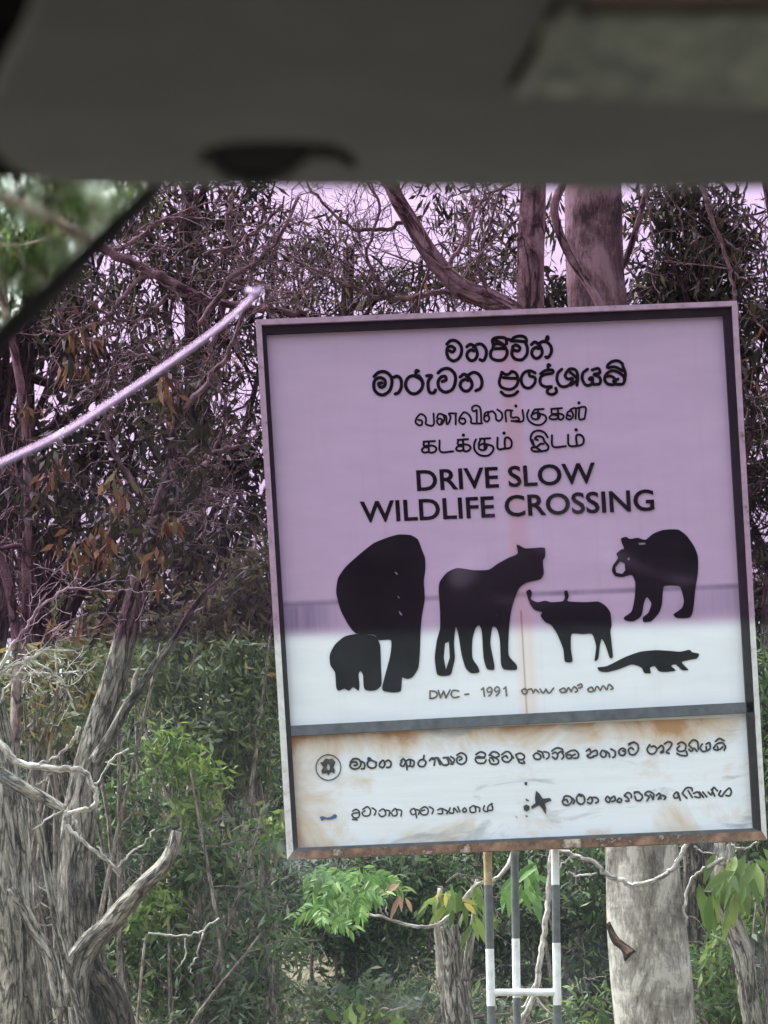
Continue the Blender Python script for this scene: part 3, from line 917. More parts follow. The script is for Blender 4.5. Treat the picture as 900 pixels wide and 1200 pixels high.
below = [1246, 1312, 1378, 1444]
pole(571.5, 576, [1037, 1112, 1179] + below, [2, 0, 1, 0, 1, 0, 1, 0], D + .03, 5.0)
pole(650.5, 653.5, [1037, 1105, 1178] + below, [1, 0, 1, 0, 1, 0, 1, 0], D + .03, 4.8)
pole(603, 606, [1100, 1169] + below, [0, 1, 0, 1, 0, 1, 0], D + .17, 4.7)
mb = MB()
a, b = at(577, 1163, D + .03), at(651, 1163, D + .03)
c = at(606, 1163, D + .17)
mb.tube([a, b], 4.2 * K * D, 10)
mb.tube([a, c], 3.2 * K * D, 8)
mb.tube([b, c], 3.2 * K * D, 8)
mb.build('tie_bar', p_white, SIGN)
for yy in (440, 600, 780, 930):
    mb = MB()
    q0, q1 = quad(.02, (yy - 378) / 630.), quad(.98, (yy - 378) / 630.)
    a, b = at(*q0, D), at(*q1, D)
    a[1] = b[1] = D + .017
    mb.tube([a, b], .009, 4)
    mb.build('back_rib', steel_grey, SIGN)

# ------------------------------------------------------------------ trees
class Grow:
    """Branches and twigs of one plant."""
    def __init__(self, seed):
        self.q = np.random.RandomState(seed)
        self.tips = []

    def path(self, p0, dirv, length, wander=.35, seg=7, pull=(0, 0, 0)):
        d = np.array(dirv, float); d /= np.linalg.norm(d)
        pts = [np.array(p0, float)]
        for i in range(seg):
            d = d + self.q.normal(size=3) * wander + np.array(pull) * .2
            d /= np.linalg.norm(d)
            pts.append(pts[-1] + d * length / seg)
        return np.array(pts)

    def twigs(self, mb, pts, r, count, length, levels=2, n=4, up=0.0, wander=.33, taper=.45):
        """side shoots along a limb, each with its own shoots"""
        L = len(pts)
        for _ in range(count):
            i = self.q.randint(max(1, L // 5), L)
            t = pts[min(i, L - 1)] - pts[i - 1]
            t = t / (np.linalg.norm(t) + 1e-9)
            side = self.q.normal(size=3)
            side[1] *= .7
            d = t * .5 + side * .8 + np.array((0, 0, up))
            ln = length * self.q.uniform(.4, 1.2)
            q = self.path(pts[i], d, ln, wander, 6)
            r0 = r * self.q.uniform(.35, .7)
            mb.tube(q, np.linspace(r0, max(r0 * .25, .0012), len(q)), n, cap=False)
            self.tips.append(q[-1]); self.tips.append(q[len(q) // 2])
            if levels > 1:
                self.twigs(mb, q, r0 * .8, self.q.randint(2, 5), ln * .55, levels - 1, n, up, wander)


def px_path(pts, d, dvar=0.0, per=5, q=None):
    s = spline(np.array(pts, float), per)
    out = []
    for i, (x, y) in enumerate(s):
        dd = d + dvar * (i / max(1, len(s) - 1))
        out.append(at(x, y, dd))
    return np.array(out)


def limb(parent, pts, d, r0, r1, mat, name='limb', dvar=0.0, flute=.05, n=10, per=6, seed=0, knots=True, wob=0.0):
    """a limb drawn through photo pixels, radii in px"""
    q = px_path(pts, d, dvar, per)
    if wob:
        g = np.random.RandomState(seed + 5)
        q[1:-1] += g.normal(size=q[1:-1].shape) * wob
    mb = MB()
    mb.tube(q, np.linspace(r0, r1, len(q)) * K * d, n, flute=flute, seed=seed)
    mb.build(name, mat, parent, smooth_shade=True)
    return q


def crown(parent, blobs, tau, leaf=(.09, .02), droop=.8, mats=None, mixb=None, name='crown', seed=0, clump=.33, stretch=.6):
    """blobs: (centre, radii) in metres.  tau: how many leaves deep the crown is on average."""
    q = np.random.RandomState(seed)
    P, Dn = [], []
    for c, rad in blobs:
        c, rad = np.array(c), np.array(rad)
        area = math.pi * rad[0] * rad[2]
        nl = int(area * tau / (leaf[0] * leaf[1] * .5 * .62))
        cr = clump * min(rad[0], rad[2])
        cr = min(cr, .42)
        nc = max(5, int(2.6 * area / (cr * cr * 3.1)))
        u = q.normal(size=(nc, 3)); u /= np.linalg.norm(u, axis=1)[:, None]
        cc = c + u * rad * (q.uniform(.15, 1.0, size=(nc, 1)) ** .6)
        wgt = q.uniform(.25, 1.3, nc) ** 1.7; wgt /= wgt.sum()
        which = q.choice(nc, nl, p=wgt)
        pos = cc[which] + q.normal(size=(nl, 3)) * cr * np.array((.52, .52, stretch * .66))
        # leaves hang in small sprigs
        sp = q.normal(size=(nl // 7 + 1, 3)) * .03
        P.append(pos + sp[np.arange(nl) // 7])
        # sprig direction shared by neighbours
    P = np.concatenate(P)
    nl = len(P)
    d = q.normal(size=(nl, 3)); d[:, 2] -= droop
    d /= np.linalg.norm(d, axis=1)[:, None]
    ln = leaf[0] * q.uniform(.6, 1.35, nl)
    wd = leaf[1] * q.uniform(.7, 1.3, nl)
    if len(mats) > 1:
        mi = q.choice(len(mats), nl, p=mixb).astype(np.int32)
    else:
        mi = None
    return leaf_mesh(name, P, d, ln, wd, mats, parent, mi)


def blob(px, py, rx, ry, d, deep=1.0):
    return at(px, py, d), (rx * K * d, deep * max(rx, ry) * K * d * .8, ry * K * d)


def bg_tree(name, label, px, d, blobs, tau, leafmats, mixb, trunk_r, seed, bark_m='bark_dark', lean=0.0, leaf=(.078, .019), shoots=22, group='trees of the roadside wood', top=None, droop=.8):
    """tree behind the sign: trunk from the ground into the crown, boughs to each clump, leaves"""
    q = np.random.RandomState(seed)
    x = at(px, 0, d)[0]
    z0 = ground_z(x, d)
    t = thing(name, label, 'tree', (x, d, z0), group)
    cs = [b for b in blobs]
    topz = max(b[0][2] for b in cs) if top is None else top
    zs = np.linspace(z0 - .1, topz, 14)
    f = (zs - z0) / (topz - z0)
    pts = np.stack([x + lean * f + .07 * np.sin(f * 5 + seed) + q.normal(size=14) * .015, d + .1 * np.sin(f * 4 + seed * 2), zs], 1)
    mb = MB()
    mb.tube(pts, trunk_r * (1.15 - .75 * f), 10, flute=.08, seed=seed)
    mb.build('trunk', M[bark_m], t, smooth_shade=True)
    g = Grow(seed + 1)
    mb = MB()
    for c, rad in cs:
        for k in range(4):
            tgt = np.array(c) + q.normal(size=3) * np.array(rad) * .5
            i = q.randint(5, 13)
            mid = (pts[i] + tgt) / 2 + q.normal(size=3) * .12
            s = spline(np.array([pts[i], mid, tgt]), 5)
            mb.tube(s, np.linspace(trunk_r * .32, .006, len(s)), 5, cap=False)
            g.twigs(mb, s, trunk_r * .16, shoots // 4, .7, 2)
    mb.build('boughs', M['twig_dark'], t, smooth_shade=True)
    crown(t, cs, tau, leaf, droop, [M[k] for k in leafmats], mixb, seed=seed + 2)
    return t


def shrub(name, label, px, d, blobs, tau, leafmats, mixb, seed, leaf=(.075, .02), droop=.5, stems=6, group='shrubs under the trees'):
    q = np.random.RandomState(seed)
    x = at(px, 0, d)[0]
    z0 = ground_z(x, d)
    t = thing(name, label, 'shrub', (x, d, z0), group)
    mb = MB()
    g = Grow(seed)
    for c, rad in blobs:
        for k in range(stems):
            tgt = np.array(c) + q.normal(size=3) * np.array(rad) * .55
            b0 = np.array((x + q.normal() * .15, d + q.normal() * .1, z0 - .05))
            mid = (b0 + tgt) / 2 + q.normal(size=3) * .12
            s = spline(np.array([b0, mid, tgt]), 6)
            mb.tube(s, np.linspace(.022, .006, len(s)), 5, cap=False)
            g.twigs(mb, s, .008, 4, .40, 2)
    mb.build('stems', M['twig'], t, smooth_shade=True)
    crown(t, blobs, tau, leaf, droop, [M[k] for k in leafmats], mixb, seed=seed + 2, name='foliage')
    return t


z5 = lambda pts: [(x * .3778, 840 + y * .3778) for x, y in pts]
z4 = lambda pts: [(x / 2.727, 520 + y / 2.727) for x, y in pts]
z3 = lambda pts: [(x / 2.8125, 220 + y / 2.8125) for x, y in pts]
z7 = lambda pts: [(600 + x / 3, 200 + y / 3) for x, y in pts]
z9 = lambda pts: [(600 + x / 3, 980 + y / 3) for x, y in pts]
z8 = lambda pts: [(330 + x / 3.103, 980 + y / 3.103) for x, y in pts]


def rooted(name, label, cat, px, d, group=None):
    x = at(px, 0, d)[0]
    return thing(name, label, cat, (x, d, ground_z(x, d)), group)


GT = 'trees of the roadside wood'
# --- gnarled tree at the left edge: several fluted stems ------------------------
dL = 11.0
T = rooted('gnarled_tree', 'fluted grey trunk at the far left edge with stringy bark and two stems', 'tree', 15, dL, GT)
limb(T, [(2, 1500), (6, 1250), (10, 1120), (4, 1040), (-2, 960), (-18, 860), (-40, 700), (-50, 480), (-40, 240)], dL, 18, 10, M['bark_grey'], 'trunk', flute=.10, n=22, per=8, seed=3)
limb(T, [(44, 1500), (40, 1250), (34, 1150), (24, 1060), (22, 990), (16, 930), (2, 850), (-14, 780)], dL + .1, 17, 9, M['bark_grey'], 'stem', flute=.11, n=20, per=8, seed=4)
limb(T, [(70, 1180), (58, 1122), (44, 1098), (28, 1066), (14, 1040)], dL - .1, 9, 7, M['bark_grey'], 'stem', flute=.08, seed=5)
limb(T, [(104, 1220), (86, 1160), (68, 1090), (55, 1020), (44, 965), (30, 920)], dL + .15, 6, 4, M['bark_grey'], 'stem', flute=.09, n=14, seed=6)
# the limb that reaches in over the top left corner, with hanging loops
g = Grow(31)
mbt = MB()
for pts, r0, r1 in [
    (z3([(-500, -60), (-150, -20), (150, 90), (340, 200), (420, 240), (500, 280), (600, 330), (690, 370), (830, 400), (900, 405), (1010, 420)]), 6.5, 4.0),
    (z3([(485, 285), (430, 330), (380, 400), (340, 440), (200, 485), (140, 470)]), 3.2, 1.6),
    (z3([(620, 350), (560, 360), (490, 410), (440, 440), (380, 430), (300, 380), (260, 360)]), 2.8, 1.4),
    (z3([(760, 420), (720, 480), (695, 530), (705, 600), (740, 700), (745, 770), (700, 860), (640, 900), (590, 890)]), 2.8, 1.6),
    (z3([(650, 20), (640, 60), (600, 95), (500, 130), (400, 200), (340, 200)]), 2.4, 3.0),
    (z3([(770, 20), (750, 110), (775, 200), (800, 260), (760, 330)]), 3.0, 2.0),
]:
    q = limb(T, pts, 12.0, r0, r1, M['bark_pink'] if r0 > 5 else M['twig'], 'limb', flute=.06, n=8, per=6, seed=int(r0 * 10), wob=.004)
    g.twigs(mbt, q, r1 * K * 12 * .8, 13, .38, 3, up=-.1)
mbt.build('twigs', M['twig'], T, smooth_shade=True)
crown(T, [blob(90, 350, 110, 60, 12.3), blob(170, 470, 120, 60, 12.4), blob(60, 560, 90, 60, 12.3), blob(180, 640, 110, 40, 12.6)], .30, (.075, .018), 1.3, [M['leaf_dark']], None, seed=17)
for i_, b_ in enumerate([blob(55, 549, 16, 24, 11.6), blob(98, 400, 22, 18, 11.7), blob(75, 425, 14, 14, 11.7), blob(30, 480, 12, 12, 11.7)]):
    crown(T, [b_], 1.8, (.075, .021), 2.2, [M['leaf_brown'], M['leaf_dark']], [.7, .3], seed=180 + i_, name='brown_leaf_bunch')

# --- upright tree with the broken limb -------------------------------------------
dU = 11.6
T = rooted('stringybark_tree', 'stringy grey trunk with a swollen base and a broken limb rising to its right', 'tree', 95, dU, GT)
limb(T, [(112, 1520), (110, 1260), (104, 1180), (94, 1110), (90, 1040), (94, 960), (104, 900), (118, 850), (134, 800), (146, 750), (156, 705), (168, 655), (182, 605), (196, 560), (205, 500), (212, 450)], dU, 28, 3, M['bark_grey_shaded'], 'trunk', flute=.07, n=26, per=8, seed=12)
limb(T, [(128, 1420), (132, 1260), (126, 1185), (112, 1150), (98, 1122)], dU - .25, 34, 14, M['bark_dark'], 'trunk_burl', flute=.12, n=20, per=8, seed=13)
limb(T, [(84, 1180), (90, 1134), (104, 1108), (124, 1088), (146, 1062), (168, 1038), (190, 1016), (202, 996), (207, 974)], dU - .35, 17, 6, M['bark_grey'], 'broken_limb', flute=.12, n=16, per=8, seed=14)
limb(T, z4([(300, 1020), (360, 927), (400, 850), (440, 790), (500, 700), (560, 620), (620, 520), (690, 445), (735, 395)]), dU - .2, 7.2, 2.2, M['bark_grey_shaded'], 'limb', flute=.07, n=12, per=7, seed=15)
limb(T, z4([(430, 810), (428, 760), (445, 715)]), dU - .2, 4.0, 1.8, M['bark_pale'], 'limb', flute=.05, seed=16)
g = Grow(41)
mbt = MB()
for pts, r0, r1 in [
    ([(200, 590), (225, 560), (255, 530), (290, 520)], 4, 2), ([(196, 610), (160, 570), (130, 520), (120, 470)], 4, 2),
    ([(215, 480), (250, 440), (275, 400), (300, 300)], 4, 2), ([(220, 470), (190, 430), (150, 410)], 3.5, 1.6),
    ([(235, 380), (270, 330), (320, 290), (350, 230)], 4, 2.2), ([(238, 300), (290, 280), (330, 240)], 3, 1.8),
    (z4([(660, 60), (640, 130), (655, 200), (640, 250)]), 2.5, 1.5), (z4([(530, 175), (640, 175), (700, 170)]), 1.6, 1.0)]:
    q = limb(T, pts, dU, r0, r1, M['twig'], 'limb', flute=.05, n=7, per=6, seed=int(r0 * 7), wob=.005)
    g.twigs(mbt, q, r1 * K * dU * .8, 9, .36, 3)
mbt.build('twigs', M['twig'], T, smooth_shade=True)
crown(T, [blob(250, 300, 90, 60, 12.6), blob(240, 620, 90, 55, 12.6), blob(140, 600, 80, 60, 12.6), blob(205, 520, 60, 70, 11.3), blob(175, 640, 55, 70, 11.3)], .5, (.08, .018), 1.2, [M['leaf_dark']], None, seed=23)
for i_, b_ in enumerate([blob(88, 641, 14, 20, 11.0), blob(124, 636, 16, 20, 11.0), blob(176, 656, 9, 18, 11.0), blob(191, 678, 8, 8, 11.0), blob(140, 575, 16, 16, 11.0), blob(212, 455, 12, 14, 11.1), blob(205, 600, 14, 12, 11.0)]):
    crown(T, [b_], 1.8, (.075, .022), 2.2, [M['leaf_brown'], M['leaf_olive']], [.75, .25], seed=240 + i_, name='brown_leaf_bunch')

# --- slim pinkish stems at the left -----------------------------------------------
T = rooted('slim_tree', 'slim bare pinkish double stem above the fluted trunk at the left edge', 'tree', 30, 12.6, GT)
limb(T, [(16, 1500), (16, 1000), (20, 800), (30, 725), (31, 648), (33, 575), (28, 480), (10, 380), (-20, 260), (-60, 100)], 12.6, 7, 4.5, M['bark_pink'], 'trunk', flute=.06, n=12, per=7, seed=21)
q1 = limb(T, [(20, 800), (18, 735), (7, 674), (-12, 620)], 12.6, 6.5, 5, M['bark_pink'], 'limb', flute=.06, seed=22)
q2 = limb(T, [(33, 590), (20, 560), (0, 545)], 12.6, 3, 2, M['bark_pink'], 'limb', seed=23)
q3 = limb(T, [(33, 640), (15, 640), (-10, 645)], 12.6, 3.5, 2.5, M['bark_pink'], 'limb', seed=24)
g = Grow(51); mbt = MB()
for q in (q1, q2, q3):
    g.twigs(mbt, q, .006, 8, .4, 3)
mbt.build('twigs', M['twig'], T, smooth_shade=True)

# --- bleached dead branches ---------------------------------------------------------
T = rooted('dead_branch', 'bleached crooked dead branch looping in front of the left trunks', 'branch', 60, 10.5)
for pts, r0, r1, s in [
    (z5([(-60, 40), (0, 85), (40, 130), (110, 155), (200, 160), (260, 170), (285, 210), (300, 240), (290, 280), (240, 292), (215, 300), (200, 330), (250, 380), (310, 430), (360, 470)]), 5.0, 1.6, 1),
    (z5([(360, 470), (400, 430), (450, 390), (480, 350)]), 1.5, .7, 2), (z5([(215, 300), (180, 300), (100, 350)]), 2.0, .8, 3),
    (z5([(245, 30), (235, 60), (210, 90), (180, 120), (110, 152)]), 2.4, 1.6, 4), (z5([(350, 470), (375, 500)]), 1.2, .6, 5),
    (z5([(160, 170), (140, 200), (110, 210)]), 1.4, .6, 6), (z5([(400, 100), (350, 130), (310, 200), (290, 215)]), 1.6, 1.2, 7),
    (z5([(225, 310), (245, 350), (255, 380)]), 1.8, .8, 8), (z5([(300, 400), (340, 450), (372, 495)]), 1.2, .6, 9)]:
    limb(T, pts, 10.5, r0, r1, M['deadwood'], 'limb', flute=.08, n=8, per=6, seed=s, wob=.003)
limb(T, z5([(-60, 140), (20, 190), (90, 230), (150, 260), (200, 290)]), 10.7, 9, 5, M['bark_grey'], 'limb', flute=.1, n=12, seed=61)
T = rooted('bleached_shrub', 'tangle of thin white dead twigs at the left edge under the dark tint', 'shrub', 20, 10.2)
g = Grow(61); mbt = MB(); mbs = MB()
q = px_path([(-60, 1500), (-40, 1000), (-15, 830), (0, 786)], 10.2); mbs.tube(q, np.linspace(.03, .012, len(q)), 8)
mbs.build('stem', M['deadwood'], T, smooth_shade=True)
for pts, r0, r1 in [(z4([(0, 720), (60, 620), (100, 560), (150, 475)]), 2.6, .9), (z4([(120, 530), (215, 460), (310, 470), (400, 470), (500, 470)]), 1.8, .7),
                    (z4([(0, 735), (90, 690), (150, 660), (270, 665)]), 2.4, .8), (z4([(90, 690), (180, 740), (230, 820)]), 1.8, .9), (z4([(0, 740), (100, 735), (170, 730), (300, 730)]), 2.0, .7),
                    (z4([(0, 830), (40, 750), (110, 680), (160, 600), (280, 540)]), 1.6, .6), (z4([(215, 460), (215, 440), (190, 380)]), 1.2, .6), (z4([(180, 740), (180, 650), (210, 600)]), 1.0, .6)]:
    q = px_path(pts, 10.2, per=6)
    q[1:-1] += rs.normal(size=q[1:-1].shape) * .004
    mbt.tube(q, np.linspace(r0, r1, len(q)) * K * 10.2, 6, cap=False)
    g.twigs(mbt, q, r1 * K * 10.2 * .9, 5, .16, 2, wander=.25)
mbt.build('twigs', M['deadwood'], T, smooth_shade=True)
T = rooted('dead_sprig', 'small pale dead sprig hanging in the bushes left of the sign foot', 'branch', 230, 13.0)
for pts, r0, r1 in [(z5([(460, 672), (560, 680), (620, 665), (680, 625)]), 1.5, 1.3), (z5([(575, 685), (575, 740), (545, 790)]), 1.2, .6), (z5([(630, 670), (610, 740), (585, 785)]), 1.3, .7), (z5([(600, 760), (590, 775), (600, 800)]), .8, .5)]:
    limb(T, pts, 13.0, r0, r1, M['deadwood'], 'limb', flute=.06, n=6, seed=int(r0 * 9), wob=.004)
limb(T, z5([(400, 1300), (430, 900), (450, 700), (470, 672)]), 13.0, 2.0, 1.2, M['twig'], 'stem', flute=.06, n=6, seed=3)

# --- tall pale trunk behind the sign ---------------------------------------------------
dR = 12.6
T = rooted('pale_trunk_tree', 'thick pale blotched trunk rising behind the sign, widest at the lower right', 'tree', 765, dR, GT)
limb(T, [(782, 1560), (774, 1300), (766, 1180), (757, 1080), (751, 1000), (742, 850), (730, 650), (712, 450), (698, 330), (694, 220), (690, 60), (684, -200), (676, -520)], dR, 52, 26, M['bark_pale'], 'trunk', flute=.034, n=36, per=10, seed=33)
limb(T, z9([(340, 305), (352, 335), (368, 365), (392, 385), (408, 402), (418, 420)]), dR - .06, 3.0, 7.0, bark('torn_red_bark', (.03, .018, .013), (.085, .05, .036), (.17, .10, .075)), 'torn_bark', dvar=-.085, flute=.34, n=12, per=8, seed=8)
limb(T, [(720, 400), (702, 355), (684, 325), (668, 300), (655, 270), (650, 240), (662, 200), (650, 120), (600, 20)], dR - .3, 6, 4, M['bark_pink'], 'limb', flute=.12, n=10, seed=34)
limb(T, [(712, 345), (735, 300), (748, 260), (760, 215), (790, 120), (830, 40)], dR + .1, 4, 3, M['bark_pink'], 'limb', flute=.09, n=10, seed=35)
# --- second stem and its slanting bough ---------------------------------------------------
g = Grow(66); mbt = MB()
for pts in ([(684, -60), (640, -160), (560, -260)], [(682, -160), (740, -260), (820, -330)], [(678, -300), (640, -420), (600, -520)]):
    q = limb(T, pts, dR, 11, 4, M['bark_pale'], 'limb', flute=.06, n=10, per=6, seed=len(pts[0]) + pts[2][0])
    g.twigs(mbt, q, .012, 12, .8, 3, up=.2)
mbt.build('twigs', M['twig'], T, smooth_shade=True)
crown(T, [blob(560, -280, 150, 110, dR), blob(820, -340, 160, 120, dR), blob(640, -540, 160, 120, dR)], .9, (.10, .02), 1.3, [M['leaf_olive'], M['leaf_green']], [.6, .4], seed=67)
T = rooted('forked_tree', 'rough pinkish trunk above the sign with a bough slanting up to its left', 'tree', 622, 13.4, GT)
limb(T, [(775, 1560), (760, 1100), (715, 850), (650, 600), (626, 430), (622, 320), (625, 220), (626, 40), (632, -200), (640, -420)], 13.4, 22, 11, M['bark_pink'], 'trunk', flute=.05, n=20, per=9, seed=36)
qb = limb(T, [(634, 420), (605, 372), (575, 352), (540, 337), (508, 303), (482, 260), (458, 215), (430, 120), (405, 20), (370, -90), (350, -180)], 13.2, 14, 5, M['bark_pink'], 'bough', flute=.06, n=14, per=7, seed=37)
g = Grow(71); mbt = MB()
g.twigs(mbt, qb, .010, 26, .7, 3, up=.3)
for pts, r0, r1 in [([(540, 340), (500, 345), (450, 350), (400, 330), (340, 300), (300, 240)], 3.5, 1.6), ([(520, 318), (545, 280), (560, 240), (600, 215)], 3, 1.6),
                    ([(480, 258), (440, 270), (400, 260), (360, 215)], 2.8, 1.4), ([(590, 360), (560, 310), (575, 260), (590, 215)], 2.4, 1.2), ([(460, 350), (430, 300), (445, 240), (420, 200)], 2.4, 1.4),
                    ([(380, 318), (350, 345), (320, 350)], 2, 1.2)]:
    q = limb(T, pts, 13.3, r0, r1, M['twig'], 'limb', flute=.06, n=7, per=6, seed=int(r0 * 11), wob=.006)
    g.twigs(mbt, q, r1 * K * 13 * .85, 14, .5, 3, up=.15)
mbt.build('twigs', M['twig'], T, smooth_shade=True)
crown(T, [blob(430, 335, 130, 30, 13.6), blob(370, 270, 60, 40, 13.6), blob(560, 290, 60, 60, 13.8)], .40, (.08, .014), 1.2, [M['leaf_dark'], M['leaf_olive']], [.7, .3], seed=27)
crown(T, [blob(594, 265, 26, 55, 13.8), blob(648, 250, 18, 45, 14.0), blob(738, 280, 22, 70, 14.0), blob(540, 240, 60, 40, 13.8)], .75, (.08, .016), 1.2, [M['leaf_dark'], M['leaf_olive']], [.8, .2], seed=28, name='hanging_leaves')

# --- right side ---------------------------------------------------------------------
T = rooted('drooping_tree', 'slim tree with bare sinuous drooping branches at the upper right of the sign', 'tree', 905, 12.0, GT)
limb(T, [(915, 1560), (905, 1100), (925, 800), (935, 500), (915, 300), (895, 180)], 12.0, 10, 8, M['bark_dark'], 'trunk', flute=.06, n=12, per=8, seed=38)
g = Grow(81); mbt = MB()
for pts, r0, r1 in [(z7([(660, 30), (680, 100), (710, 190), (745, 270), (770, 380), (785, 450), (800, 520)]), 3.2, 1.5), (z7([(520, 20), (540, 70), (590, 150), (605, 250)]), 1.4, 1.0),
                    (z7([(745, 240), (800, 280), (900, 300)]), 1.2, .8), (z7([(780, 360), (840, 395), (900, 410), (960, 420)]), 1.3, .9), (z7([(800, 130), (850, 170), (910, 215)]), 1.6, 1.0),
                    (z7([(820, 470), (860, 530), (910, 590)]), 1.4, 1.0), (z7([(470, 60), (490, 200), (500, 300), (480, 340), (520, 450)]), 1.2, .8), (z7([(830, 20), (810, 120), (860, 180)]), 1.4, .9),
                    (z7([(820, 790), (860, 800), (910, 790)]), 1.2, .8)]:
    q = limb(T, pts, 12.1, r0, r1, M['twig'], 'limb', flute=.05, n=7, per=6, seed=int(r0 * 13), wob=.003)
    g.twigs(mbt, q, r1 * K * 12 * .8, 4, .3, 2, up=-.2)
mbt.build('twigs', M['twig'], T, smooth_shade=True)
crown(T, [blob(850, 290, 60, 60, 12.4), blob(885, 420, 30, 90, 12.4)], .35, (.085, .018), 1.5, [M['leaf_dark'], M['leaf_brown']], [.93, .07], seed=29)

T = rooted('leaning_tree', 'thin grey leaning trunk with broad leaves at its fork, right of the pale trunk', 'tree', 880, 12.2, GT)
limb(T, z9([(880, 1500), (870, 900), (850, 660), (832, 560), (818, 430), (790, 340), (770, 290), (745, 220), (735, 150), (745, 60), (760, -60)]), 12.2, 12, 12, M['bark_grey'], 'trunk', flute=.06, n=16, per=8, seed=39)
limb(T, z9([(760, 215), (790, 200), (815, 160), (840, 90)]), 12.2, 6, 3, M['bark_grey'], 'limb', flute=.06, seed=40)
for pts, r0, r1 in [(z9([(740, 80), (720, 90), (650, 130), (620, 180), (605, 260), (615, 315)]), 2.6, 1.4), (z9([(760, 30), (760, 90), (720, 95)]), 1.6, 1.2), (z9([(640, 35), (680, 60), (720, 60)]), 1.3, .9), (z9([(770, 30), (820, 45), (860, 20)]), 1.5, 1)]:
    limb(T, pts, 11.8, r0, r1, M['deadwood'], 'limb', flute=.06, n=7, seed=int(r0 * 5), wob=.003)


def broad_leaves(parent, sprays, d, length, width, mat, name='foliage', seed=0, pin=False):
    """Near leaves one can tell apart: curved blades with a fold, hung along short stalks.  sprays: (px, py, spread px, count)"""
    q = np.random.RandomState(seed)
    mb = MB()

    def blade(p0, dirv, L, W):
        dirv = dirv / np.linalg.norm(dirv)
        s = np.cross(dirv, q.normal(size=3) * .5 + np.array((0, -1, .4))); s /= np.linalg.norm(s)
        u = np.cross(s, dirv)
        v, f = [], []
        cs = [(0, .05), (.2, .6), (.45, 1), (.7, .8), (.9, .35), (1, .02)]
        for t, w_ in cs:
            c = p0 + dirv * L * t - np.array((0, 0, 1)) * L * .28 * t * t
            v += [c - s * W * w_ / 2 + u * W * .16 * w_, c, c + s * W * w_ / 2 + u * W * .16 * w_]
        for i in range(len(cs) - 1):
            a0 = i * 3
            f += [(a0, a0 + 1, a0 + 4, a0 + 3), (a0 + 1, a0 + 2, a0 + 5, a0 + 4)]
        mb.add(v, f)
    for (px, py, sp, cnt) in sprays:
        for k in range(cnt):
            c = at(px + q.normal() * sp, py + q.normal() * sp * .7, d + q.normal() * .12)
            if pin:     # a feathered leaf: leaflets along a drooping midrib
                dv = np.array((q.uniform(-1, 1) * .9, q.uniform(-.6, .3), q.uniform(-.8, .1))); dv /= np.linalg.norm(dv)
                sd_ = np.cross(dv, (0, -1, .3)); sd_ /= np.linalg.norm(sd_)
                for j in range(7):
                    b0 = c + dv * length * 1.6 * j / 7 - np.array((0, 0, .03)) * (j / 7) ** 2
                    for sg in (-1, 1):
                        blade(b0, dv * .75 + sd_ * sg * .8 + q.normal(size=3) * .1, length * (1 - .05 * j) * q.uniform(.8, 1.1), width)
                blade(c + dv * length * 1.6, dv, length, width)
            else:
                dv = np.array((q.normal() * .7, q.normal() * .5, -.7 + q.normal() * .4))
                blade(c, dv, length * q.uniform(.7, 1.25), width * q.uniform(.8, 1.2))
    return mb.build(name, mat, parent, smooth_shade=True)


broad_leaves(T, [(842, 1012, 10, 9), (866, 1022, 9, 9), (833, 1040, 7, 7), (858, 1045, 8, 6), (885, 1005, 10, 8)], 11.9, .13, .042, M['leaf_lime'], 'crown', 3)

# --- saplings under the sign -------------------------------------------------------------
T = rooted('hanging_branch', 'pale curving twig with bright feathery leaves at its end, sweeping up behind the sign foot', 'branch', 500, 11.0)
broad_leaves(T, [(378, 1030, 12, 5), (400, 1022, 12, 6), (425, 1022, 12, 6), (445, 1028, 9, 4), (385, 1055, 8, 4), (410, 1045, 12, 5), (372, 1062, 6, 2), (393, 1075, 4, 2), (432, 1045, 10, 3)], 10.5, .05, .013, M['leaf_bright'], 'foliage', 5, True)
T2 = T
mb_names = broad_leaves(T, [(466, 1035, 2.5, 4), (470, 1050, 2, 2)], 10.5, .075, .02, leafmat('leaf_pinkish', [(0, (.30, .17, .12)), (1, (.45, .30, .22))]), 'dry_leaves', 6)
for pts, r0, r1, mm in [(z8([(270, 265), (300, 285), (370, 295), (480, 328), (560, 325), (620, 280), (660, 230), (720, 170), (790, 150), (830, 90), (850, 20)]), 1.6, 3.0, 'deadwood'), (z8([(370, 295), (355, 250), (345, 215)]), 1.4, .8, 'deadwood'),
                        (z8([(385, 290), (375, 230)]), 1.0, .6, 'deadwood'), (z8([(300, 285), (240, 240), (180, 190)]), 1.2, .7, 'twig'), (z8([(345, 215), (280, 160), (200, 130)]), 1.0, .6, 'twig'), (z8([(560, 180), (600, 200), (640, 260)]), 1.2, .9, 'twig'), (z8([(600, 170), (640, 140), (720, 150), (790, 180), (780, 240)]), 1.2, .8, 'twig')]:
    limb(T, pts, 11.0, r0, r1, M[mm], 'limb', flute=.06, n=8, seed=int(r0 * 7), wob=.002)
broad_leaves(T, [(512, 1050, 8, 7), (530, 1045, 8, 7), (545, 1065, 9, 9), (560, 1060, 8, 8), (555, 1040, 9, 8), (566, 1075, 5, 4)], 11.05, .085, .026, M['leaf_lime'], 'leaves', 8)
broad_leaves(T, [(597, 1045, 8, 7), (612, 1030, 9, 9), (625, 1045, 6, 8), (620, 1015, 9, 8)], 11.05, .09, .028, M['leaf_bright'], 'leaves', 9)
broad_leaves(T, [(517, 1043, 4, 2), (545, 1058, 3, 2)], 10.95, .06, .02, leafmat('leaf_yellow', [(0, (.42, .36, .08)), (1, (.55, .44, .12))]), 'yellow_leaves', 10)
T = rooted('trunk_twig', 'bare grey twig sagging across the front of the pale trunk below the sign', 'branch', 740, 11.8)
